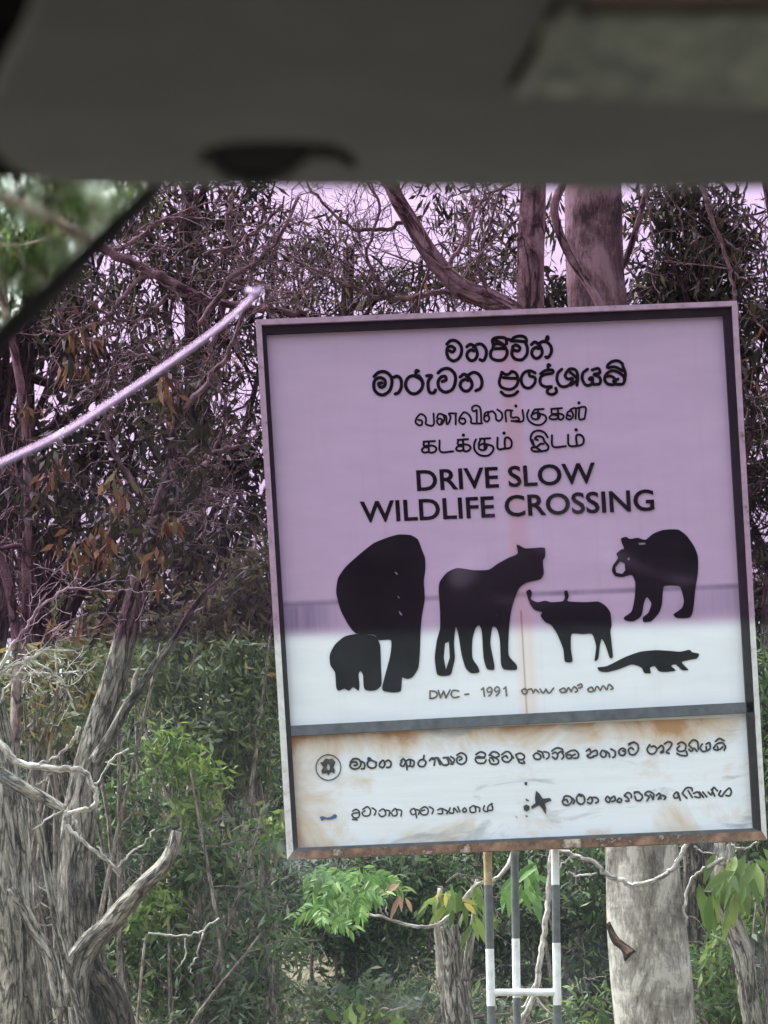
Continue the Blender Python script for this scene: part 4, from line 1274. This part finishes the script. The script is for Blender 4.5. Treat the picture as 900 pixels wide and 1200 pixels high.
for pts, r0, r1 in [(z9([(150, 40), (210, 65), (290, 90), (330, 135), (380, 155), (430, 170), (530, 140), (580, 90), (610, 35), (625, -20)]), 2.6, 3.0), (z9([(190, 125), (230, 140), (300, 130)]), 1.2, 1.4), (z9([(165, 110), (200, 80), (215, 66)]), 1.0, 1.6), (z9([(430, 170), (440, 176), (455, 190)]), 1.6, .8)]:
    limb(T, pts, 11.8, r0, r1, M['deadwood'], 'limb', flute=.07, n=8, seed=int(r0 * 3), wob=.003)
T = rooted('pale_sapling', 'thin pale bending sapling stem just left of the right hand mast pole', 'sapling', 620, 10.4)
limb(T, z9([(-10, 1500), (0, 800), (30, 660), (60, 600), (85, 530), (100, 430), (115, 320), (128, 200), (140, 60), (150, -60)]), 10.4, 4.8, 2.6, M['deadwood'], 'stem', flute=.08, n=10, seed=48, wob=.002)
limb(T, z9([(90, 500), (70, 540), (40, 600), (0, 580)]), 10.4, 1.6, 1.2, M['deadwood'], 'limb', n=6, seed=49)
limb(T, z9([(80, 560), (120, 610), (160, 640)]), 10.5, 1.2, .8, M['deadwood'], 'limb', n=6, seed=50)
T = rooted('broken_trunk', 'short broken grey trunk with a dark top below the left mast pole', 'stump', 532, 13.0)
limb(T, [(540, 1560), (538, 1240), (534, 1180), (530, 1140), (527, 1105), (524, 1085)], 13.0, 22, 13, M['bark_grey'], 'trunk', flute=.11, n=20, per=8, seed=52)
limb(T, [(516, 1150), (514, 1110), (512, 1080), (516, 1040)], 12.9, 5, 3, M['bark_pale'], 'splinter', flute=.1, n=8, seed=53)
limb(T, [(545, 1150), (550, 1110), (556, 1075), (560, 1030)], 12.9, 5, 3, M['bark_grey'], 'splinter', flute=.1, n=8, seed=54)

# --- shrubs in the middle distance -----------------------------------------------------------
shrub('olive_shrub', 'tall olive leaved shrub between the stringy trunk and the left edge of the sign', 250, 15.0, [blob(250, 850, 85, 90, 15.0), blob(200, 790, 60, 70, 15.1), blob(300, 780, 60, 80, 15.2), blob(255, 715, 60, 45, 15.3), blob(305, 680, 40, 60, 15.3)], 1.9, ['leaf_olive', 'leaf_grey'], [.6, .4], 101)
shrub('lime_shrub', 'sunlit yellow green shrub beside the pale slanting limb', 215, 13.8, [blob(200, 880, 40, 34, 13.8), blob(238, 905, 28, 22, 13.7), blob(172, 1066, 34, 26, 13.8), blob(200, 1062, 22, 20, 13.7), blob(318, 975, 22, 26, 13.8), blob(225, 950, 24, 24, 13.8)], 1.7, ['leaf_lime', 'leaf_green'], [.78, .22], 103, stems=1)
shrub('green_shrub', 'deep green dense shrub filling the space right of the broken limb', 240, 14.0, [blob(255, 1010, 85, 66, 14.0), blob(195, 1110, 80, 70, 13.9), blob(150, 960, 50, 60, 14.1), blob(290, 1130, 70, 60, 14.1), blob(230, 1190, 80, 40, 13.8)], 2.0, ['leaf_green', 'leaf_olive', 'leaf_dark'], [.55, .25, .2], 105, stems=2)
shrub('grey_shrub', 'greyish thin leaved shrub with pale bare stems below the lower left sign corner', 300, 13.7, [blob(305, 1090, 55, 70, 13.7), blob(260, 1165, 60, 45, 13.6)], .7, ['leaf_grey', 'leaf_green'], [.6, .4], 107, leaf=(.08, .015), stems=3)
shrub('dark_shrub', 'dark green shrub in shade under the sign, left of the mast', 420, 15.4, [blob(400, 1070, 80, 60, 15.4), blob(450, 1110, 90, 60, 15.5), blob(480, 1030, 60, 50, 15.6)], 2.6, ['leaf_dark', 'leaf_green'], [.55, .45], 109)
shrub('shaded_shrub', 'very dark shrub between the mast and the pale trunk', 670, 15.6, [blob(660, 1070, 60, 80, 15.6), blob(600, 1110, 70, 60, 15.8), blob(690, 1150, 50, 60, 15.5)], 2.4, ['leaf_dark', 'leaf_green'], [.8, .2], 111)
shrub('yellow_green_shrub', 'yellow green leafy shrub at the right edge, low beside the leaning trunk', 850, 13.6, [blob(840, 1130, 40, 60, 13.6), blob(880, 1080, 40, 60, 13.7), blob(860, 1190, 50, 50, 13.5), blob(690, 1180, 40, 28, 13.4)], 1.7, ['leaf_lime', 'leaf_green'], [.4, .6], 113)
shrub('low_shrub', 'low light green shrub at the bottom edge under the sign', 420, 13.6, [blob(430, 1196, 28, 16, 13.6), blob(400, 1202, 20, 12, 13.5)], 1.3, ['leaf_lime', 'leaf_bright'], [.6, .4], 115, leaf=(.11, .035), stems=3)
shrub('brown_shrub', 'brownish half dry shrub behind the dead branches at the left', 70, 13.4, [blob(50, 830, 90, 70, 13.4), blob(110, 780, 60, 60, 13.6)], 1.0, ['leaf_olive', 'leaf_brown'], [.7, .3], 117, stems=9)

shrub('undergrowth_shrub', 'low grey green scrub across the bottom of the view under the sign', 450, 14.6, [blob(440, 1172, 120, 32, 14.6), blob(580, 1185, 70, 28, 14.8), blob(350, 1190, 60, 26, 14.4)], 1.3, ['leaf_grey', 'leaf_green', 'leaf_olive'], [.45, .3, .25], 119, stems=3)
# --- trees of the wood behind ------------------------------------------------------------------
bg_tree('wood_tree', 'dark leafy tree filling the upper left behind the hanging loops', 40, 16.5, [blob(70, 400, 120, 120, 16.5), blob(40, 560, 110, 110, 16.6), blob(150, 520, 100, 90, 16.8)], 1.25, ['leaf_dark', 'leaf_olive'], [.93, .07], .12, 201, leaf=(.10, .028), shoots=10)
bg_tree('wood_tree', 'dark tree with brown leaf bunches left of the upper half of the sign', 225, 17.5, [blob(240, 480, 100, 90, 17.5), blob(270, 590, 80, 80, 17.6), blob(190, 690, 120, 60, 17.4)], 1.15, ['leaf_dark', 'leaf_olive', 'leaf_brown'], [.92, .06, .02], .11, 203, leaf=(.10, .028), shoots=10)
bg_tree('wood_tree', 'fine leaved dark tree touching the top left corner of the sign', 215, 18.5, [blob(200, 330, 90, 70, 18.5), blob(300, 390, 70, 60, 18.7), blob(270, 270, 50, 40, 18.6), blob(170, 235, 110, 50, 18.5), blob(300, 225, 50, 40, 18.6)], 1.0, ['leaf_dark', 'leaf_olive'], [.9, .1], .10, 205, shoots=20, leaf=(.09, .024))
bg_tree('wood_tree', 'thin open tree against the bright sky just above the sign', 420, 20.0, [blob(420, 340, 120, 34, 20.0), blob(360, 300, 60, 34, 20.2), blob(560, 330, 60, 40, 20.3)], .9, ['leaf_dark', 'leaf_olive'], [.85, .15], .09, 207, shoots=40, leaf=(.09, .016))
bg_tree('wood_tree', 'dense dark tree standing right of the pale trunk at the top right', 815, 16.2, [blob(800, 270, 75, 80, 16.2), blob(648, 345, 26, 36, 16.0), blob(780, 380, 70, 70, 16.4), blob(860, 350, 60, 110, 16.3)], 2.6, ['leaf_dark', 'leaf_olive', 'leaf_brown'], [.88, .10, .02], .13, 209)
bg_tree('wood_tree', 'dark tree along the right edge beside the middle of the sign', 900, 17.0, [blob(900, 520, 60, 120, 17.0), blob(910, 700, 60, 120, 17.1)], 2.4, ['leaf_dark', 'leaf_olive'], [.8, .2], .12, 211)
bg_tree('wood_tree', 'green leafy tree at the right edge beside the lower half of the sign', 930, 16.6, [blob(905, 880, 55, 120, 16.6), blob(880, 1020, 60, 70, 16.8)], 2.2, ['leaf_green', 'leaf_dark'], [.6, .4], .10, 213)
bg_tree('wood_tree', 'mid green tree rising just above the tint line left of the sign', 265, 20.0, [blob(250, 760, 110, 70, 20.0), blob(300, 690, 60, 60, 20.2), blob(130, 760, 100, 70, 20.3)], 1.9, ['leaf_olive', 'leaf_green', 'leaf_lime'], [.5, .4, .1], .12, 215)
bg_tree('wood_tree', 'shaded green tree between the bushes and the sign, deep in the wood', 280, 22.0, [blob(280, 920, 120, 90, 22.0), blob(200, 980, 110, 90, 22.3), blob(320, 1060, 90, 80, 22.2)], 2.4, ['leaf_green', 'leaf_dark'], [.5, .5], .12, 217)
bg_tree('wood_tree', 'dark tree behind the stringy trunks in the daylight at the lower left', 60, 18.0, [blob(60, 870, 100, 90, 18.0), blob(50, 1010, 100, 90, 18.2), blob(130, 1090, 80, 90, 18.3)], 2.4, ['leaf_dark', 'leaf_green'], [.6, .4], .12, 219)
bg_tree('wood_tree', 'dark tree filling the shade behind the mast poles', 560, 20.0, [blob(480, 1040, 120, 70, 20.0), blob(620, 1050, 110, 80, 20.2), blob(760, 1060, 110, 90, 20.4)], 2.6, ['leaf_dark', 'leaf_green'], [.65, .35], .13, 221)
bg_tree('wood_tree', 'dark brown leaved tree in the shadowed wood just above the tint line at left', 100, 21.0, [blob(60, 690, 110, 70, 21.0), blob(170, 620, 90, 60, 21.2)], 1.3, ['leaf_dark', 'leaf_brown'], [.97, .03], .12, 223, leaf=(.10, .028), shoots=10)
bg_tree('wood_tree', 'pale green leafy tree blurred behind the side glass at the top left corner', -20, 15.0, [blob(10, 270, 110, 110, 15.0), blob(-110, 300, 110, 130, 15.2), blob(80, 170, 150, 100, 15.1), blob(100, 260, 60, 60, 15.2)], 1.5, ['leaf_green', 'leaf_grey', 'leaf_lime'], [.35, .4, .25], .10, 225)
# far wood: reads as one mass
far = bpy.data.objects.new('far_woods', None)
q = np.random.RandomState(5)
far['origin'] = [0, 0, 0]
blobs = []
for i in range(46):
    d = q.uniform(27, 44)
    px = q.uniform(-150, 1050)
    py = q.uniform(760, 1130)
    blobs.append(blob(px, py, q.uniform(60, 120), q.uniform(50, 110), d))
fo = crown(far, blobs, 1.5, (.16, .05), .6, [M['leaf_dark'], M['leaf_green']], [.6, .4], name='far_woods', seed=303)
bpy.data.objects.remove(far)
tag(fo, 'dark far wood seen as one green mass between the nearer trees', 'woods', kind='stuff')

# leaf litter and dry grass on the bank
class _P(dict):
    pass


nl = 26000
px_ = q.uniform(-5, 5, nl); py_ = q.uniform(12, 24, nl)
P = np.stack([px_, py_, [ground_z(a, b) + .02 for a, b in zip(px_, py_)]], 1)
P[:, 2] += q.uniform(0, .10, nl)
d_ = q.normal(size=(nl, 3)); d_[:, 2] = np.abs(d_[:, 2]) * .8
d_ /= np.linalg.norm(d_, axis=1)[:, None]
holder = {'origin': [0, 0, 0]}
gl = leaf_mesh('dry_grass', P, d_, q.uniform(.08, .26, nl), q.uniform(.008, .02, nl), [leafmat('dry_straw', [(0, (.07, .075, .035)), (.5, (.19, .18, .105)), (1, (.38, .345, .25))])], None) if False else None


def free_leaves(name, P, d_, ln, wd, mats, mi=None):
    e = bpy.data.objects.new('tmp', None); e['origin'] = [0, 0, 0]
    o = leaf_mesh(name, P, d_, ln, wd, mats, e, mi)
    o.parent = None
    bpy.data.objects.remove(e)
    return o


gl = free_leaves('dry_grass', P, d_, q.uniform(.08, .26, nl), q.uniform(.008, .02, nl), [leafmat('dry_straw', [(0, (.07, .075, .035)), (.5, (.19, .18, .105)), (1, (.38, .345, .25))])])
tag(gl, 'pale dry grass and fallen leaves on the bank under the trees', 'grass', kind='stuff')

# ------------------------------------------------------------------ the car we look out of
CAR = thing('car', 'dark car cabin the view is taken from, with tinted windscreen, sun visor and aerial', 'car', (0.0, 0.0, 0.0))
lining = plain('charcoal_lining_cloth', (.03, .029, .027), .95, 0, .2, 60, spec=.05)
fabric = plain('grey_headliner_cloth', (.17, .168, .155), .95, 0, .12, 60, spec=.1, bumpd=.001)
visor_m = plain('grey_visor_vinyl', (.138, .136, .122), .85, 0, .10, 40, spec=.15, bumpd=.0006)
black_p = plain('black_trim', (.02, .019, .02), .8, 0, .3, 20, spec=.1)
slot_m = plain('black_slot', (.008, .008, .008), .9, 0, .3, 20, spec=.05)
body_m = plain('dark_car_paint', (.05, .05, .055), .35, .2, .1, 10)

# visor: folded up, its underside falling slightly towards the seat
za, ya = (HORIZON - 222) * K * .55, .55
zb, yb = (HORIZON + 40) * K * .385, .385
vm_ = (za - zb) / (ya - yb)
vc_ = za - vm_ * ya


def bulge(y):
    """the padded underside swells downwards between its two edges"""
    t = (y - .458) / .095
    return -.0095 * (1 - t * t)


def on_visor(px, py, lift=0.0):
    s = (HORIZON - py) * K
    y = vc_ / (s - vm_)
    for _ in range(30):
        y = (vc_ + bulge(y)) / (s - vm_)
    nrm = np.array((0, vm_, -1.0)); nrm /= np.linalg.norm(nrm)
    return at(px, py, y) + nrm * lift


def plate_on_visor(name, outer, holes, mat, parent, lift, thick):
    """a sheet following the padded underside; lift is how far it stands proud of it"""
    loops = [outer] + holes
    pts = [on_visor(x, y) * np.array((1, 1, 0)) for lp in loops for x, y in lp]
    up = [q + np.array((0, 0, thick)) for q in pts]
    tris = tessellate_polygon([[Vector((x, y, 0)) for x, y in lp] for lp in loops])
    nf = len(pts)
    faces = [tuple(t) for t in tris] + [tuple(i + nf for i in t[::-1]) for t in tris]
    i0 = 0
    for lp in loops:
        for i in range(len(lp)):
            j = (i + 1) % len(lp)
            faces.append((i0 + i, i0 + j, i0 + j + nf, i0 + i + nf))
        i0 += len(lp)
    mb = MB(); mb.add(pts + up, faces)
    o = mb.build(name, mat, parent)
    bm = bmesh.new(); bm.from_mesh(o.data)
    for yc in np.linspace(.375, .56, 26):
        bmesh.ops.bisect_plane(bm, geom=bm.verts[:] + bm.edges[:] + bm.faces[:], plane_co=(0, yc, 0), plane_no=(0, 1, 0), dist=1e-6)
    bmesh.ops.recalc_face_normals(bm, faces=bm.faces[:])
    for v in bm.verts:
        v.co.z += vm_ * v.co.y + vc_ + bulge(v.co.y) + EYE - lift
    bm.to_mesh(o.data); bm.free()
    o.data.update()
    return o


slot = [(228, 190), (240, 174), (266, 167), (310, 165), (350, 166), (392, 169), (414, 181), (420, 199), (406, 195), (390, 187), (368, 188), (354, 199), (340, 211), (318, 216), (290, 217), (262, 211), (246, 194)]
visor_out = [(66, -60), (30, 52), (4, 98), (-14, 140), (-8, 172), (14, 196), (46, 210), (90, 217), (200, 219), (420, 220), (700, 222), (980, 226), (1500, 228), (2600, 228), (2680, 200), (2700, -60)]
VIS = plate_on_visor('sun_visor', visor_out, [slot], visor_m, CAR, 0.0, .004)
VIS['label'] = 'folded up grey sun visor with a pull slot and a mottled label'
plate_on_visor('slot_shade', [(x, y) for x, y in [(225, 160), (425, 160), (425, 216), (225, 216)]], [], slot_m, VIS, -.0015, .002)  # flat black sheet stands in for the shadow inside the pull slot
# mottled card in its pale border
m, n, l, out = mat_new('mottled_label')
p = principled(n, l, out, .5, spec=.3)
nz = noise(n, l, coords(n, l, (60, 34, 30)), 1.6, 6, .75, 1.0)
r = ramp(n, l, nz.outputs[0], [(.36, (.012, .016, .014)), (.46, (.09, .10, .06)), (.56, (.16, .17, .105)), (.66, (.26, .265, .19))])
l.new(r.outputs[0], p.inputs['Base Color'])
LAB = plate_on_visor('warning_label', [(640, 12), (618, 92), (640, 102), (760, 108), (940, 117), (1400, 122), (1400, 8), (700, 8)], [], m, VIS, .0012, .0010)
plate_on_visor('label_edge', [(664, -4), (604, 96), (608, 103), (622, 101), (650, 30), (676, -4)], [], plain('pale_label_edge', (.21, .205, .18), .7, 0, .1, 20), VIS, .0016, .0011)
plate_on_visor('label_groove', [(655, -8), (596, 95), (602, 101), (606, 96), (662, -6)], [], slot_m, VIS, .0006, .0004)
plate_on_visor('red_label_strip', [(690, -30), (690, -8), (1400, -2), (1400, -30)], [], plain('red_label_band', (.12, .035, .02), .6, 0, .2, 40), VIS, .0014, .0011)

# glass -------------------------------------------------------------------
ws_a = (.62, (HORIZON - 220) * K * .62)          # depth and height of the glass at its top
ws_b = (1.02, (HORIZON - 1220) * K * 1.02)       # and near its foot
ws_m = (ws_a[1] - ws_b[1]) / (ws_a[0] - ws_b[0])
ws_c = ws_a[1] - ws_m * ws_a[0]


def screen_depth(py):
    return ws_c / ((HORIZON - py) * K - ws_m)


E1 = at(0, 756, screen_depth(756)); E2 = at(880, 729, screen_depth(729))
slope = (E2[2] - E1[2]) / (E2[0] - E1[0])
cst = E1[2] - slope * E1[0]
m, n, l, out = mat_new('tinted_windscreen')
tc = n.new('ShaderNodeTexCoord')
sp = n.new('ShaderNodeSeparateXYZ'); l.new(tc.outputs['Object'], sp.inputs[0])
mu = n.new('ShaderNodeMath'); mu.operation = 'MULTIPLY_ADD'
l.new(sp.outputs[0], mu.inputs[0]); mu.inputs[1].default_value = -slope
l.new(sp.outputs[2], mu.inputs[2])
mr = n.new('ShaderNodeMapRange')
mr.inputs['From Min'].default_value = cst - .0012
mr.inputs['From Max'].default_value = cst + .0012
l.new(mu.outputs[0], mr.inputs['Value'])
cm = n.new('ShaderNodeMixRGB')
cm.inputs[1].default_value = (.865, .955, .985, 1)
cm.inputs[2].default_value = (.495, .37, .54, 1)
l.new(mr.outputs[0], cm.inputs[0])
tr = n.new('ShaderNodeBsdfTransparent')
l.new(cm.outputs[0], tr.inputs[0])
gl_ = n.new('ShaderNodeBsdfGlossy'); gl_.inputs['Roughness'].default_value = .03
lw = n.new('ShaderNodeLayerWeight'); lw.inputs[0].default_value = .5
fr = n.new('ShaderNodeMapRange'); fr.inputs['From Min'].default_value = .3; fr.inputs['To Min'].default_value = .006; fr.inputs['To Max'].default_value = .05
l.new(lw.outputs['Facing'], fr.inputs[0])
mx = n.new('ShaderNodeMixShader')
l.new(fr.outputs[0], mx.inputs[0]); l.new(tr.outputs[0], mx.inputs[1]); l.new(gl_.outputs[0], mx.inputs[2])
# dust and smears on the glass
du = n.new('ShaderNodeBsdfTranslucent'); du.inputs[0].default_value = (.75, .78, .82, 1)
n1 = noise(n, l, coords(n, l, (1, 1, 1)), 22.0, 3, .5, .4)
n2 = noise(n, l, coords(n, l, (1, 1, 1)), 160.0, 4, .6)
rp = ramp(n, l, n1.outputs[0], [(.45, (.002, .002, .002)), (.64, (.005, .005, .005)), (.78, (.05, .05, .05))])
dm = n.new('ShaderNodeMixRGB'); dm.blend_type = 'MULTIPLY'; dm.inputs[0].default_value = 1.0
l.new(cm.outputs[0], dm.inputs[1]); dm.inputs[2].default_value = (.75, .80, .86, 1)
l.new(dm.outputs[0], du.inputs[0])
l.new(dm.outputs[0], gl_.inputs['Color'])
m2 = n.new('ShaderNodeMixShader')
l.new(rp.outputs[0], m2.inputs[0]); l.new(mx.outputs[0], m2.inputs[1]); l.new(du.outputs[0], m2.inputs[2])
l.new(m2.outputs[0], out.inputs['Surface'])


def sheet(name, corners, depths, mat, parent, thick=0.0):
    mb = MB()
    pts = [at(x, y, d) for (x, y), d in zip(corners, depths)]
    mb.add(pts, [tuple(range(len(pts)))])
    return mb.build(name, mat, parent)


sd_ = screen_depth
glass_pts = [(192, 214), (5200, 200), (5200, 1700), (-220, 1700), (-220, 590), (-2, 408)]
WS = sheet('windscreen', glass_pts, [sd_(y) for x, y in glass_pts], m, CAR)
WS['label'] = 'windscreen with a purple shade band across its upper part'

# slim dark pillar and the side window beyond it
def prism(name, a_pts, back, mat, parent):
    mb = MB()
    f = [np.array(q) for q in a_pts]
    b = [q + np.array(back) for q in f]
    nf = len(f)
    mb.add(f + b, [tuple(range(nf)), tuple(range(nf, 2 * nf))[::-1]] + [((i + 1) % nf, i, i + nf, (i + 1) % nf + nf) for i in range(nf)])
    o = mb.build(name, mat, parent)
    bm = bmesh.new(); bm.from_mesh(o.data)
    bmesh.ops.recalc_face_normals(bm, faces=bm.faces[:])
    bm.to_mesh(o.data); bm.free()
    return o


pp = [(176, 214), (193, 214), (-4, 412), (-240, 642), (-250, 628), (-14, 396)]
prism('pillar', [at(x, y, sd_(y) - .012) for x, y in pp], (0, .004, 0), black_p, CAR)
m, n, l, out = mat_new('smeared_side_glass')
rf = n.new('ShaderNodeBsdfRefraction'); rf.inputs['IOR'].default_value = 1.15
rf.inputs['Color'].default_value = (.88, .94, .88, 1)
nz = noise(n, l, coords(n, l, (60, 60, 20)), 1.2, 4, .6, .5)
rr = n.new('ShaderNodeMapRange'); rr.inputs['From Min'].default_value = .35; rr.inputs['From Max'].default_value = .65; rr.inputs['To Min'].default_value = .02; rr.inputs['To Max'].default_value = .10
l.new(nz.outputs[0], rr.inputs[0]); l.new(rr.outputs[0], rf.inputs['Roughness'])
l.new(rf.outputs[0], out.inputs['Surface'])
sg = [(-240, 140), (250, 140), (182, 214), (-10, 402), (-240, 636)]
prism('side_window', [at(x, y, sd_(y) - .004) for x, y in sg], (0, .004, 0), m, CAR)['label'] = 'smeared untinted side glass'

# roof lining, header, doors, dashboard, rear
zr = EYE + .215
mb = MB(); mb.box((0.25, -.35, zr + .02), (1.5, 2.1, .03)); mb.build('roof_lining', lining, CAR)
mb = MB(); mb.box((0.25, -.35, zr + .05), (1.56, 2.2, .02)); mb.build('roof', body_m, CAR)
hd = [at(-260, 160, .64), at(5200, 160, .64), at(5200, 30, .66), at(-260, 30, .66)]
prism('windscreen_header', hd, (0, .03, 0), lining, CAR)
mb = MB(); mb.box((0.25, 1.15, .86), (1.5, .8, .12)); mb.build('dashboard', plain('grey_dash_plastic', (.10, .10, .095), .7, 0, .1, 20), CAR)
for sx in (-.50, 1.0):
    mb = MB(); mb.box((sx, -.3, .62), (.06, 2.1, .72)); mb.build('door', body_m, CAR)
    mb = MB(); mb.box((sx, -.55, 1.22), (.05, .08, .5)); mb.build('door_pillar', black_p, CAR)
mb = MB(); mb.box((0.25, -1.4, .62), (1.56, .08, .72)); mb.build('rear_panel', fabric, CAR)
mb = MB(); mb.box((0.25, -.3, .25), (1.5, 2.6, .06)); mb.build('cabin_floor', fabric, CAR)
mb = MB(); mb.box((0.25, -.75, 1.0), (1.2, .16, .8)); mb.box((0.25, -.45, .58), (1.2, .5, .16)); mb.build('seat', fabric, CAR)

# aerial
an = z3([(-200, 990), (-60, 938), (0, 910), (200, 815), (350, 720), (500, 620), (650, 515), (760, 430), (842, 352)])
q = px_path(an, 1.18, .06, 6)
mb = MB()
mb.tube(q, np.linspace(4.0, 2.7, len(q)) * K * 1.2, 12)
AER = mb.build('aerial', plain('bright_aerial_metal', (.90, .90, .91), .5, .25, .04, 40, spec=.5), CAR, smooth_shade=True)
mb = MB()
e = q[-1]
mb.tube([e + np.array((-.004, 0, .002)), e, e + np.array((.003, 0, .003))], [.0010, .0019, .0009], 10)
mb.build('aerial_tip', plain('aerial_cap', (.7, .7, .74), .4, .3, .1, 30), AER, smooth_shade=True)
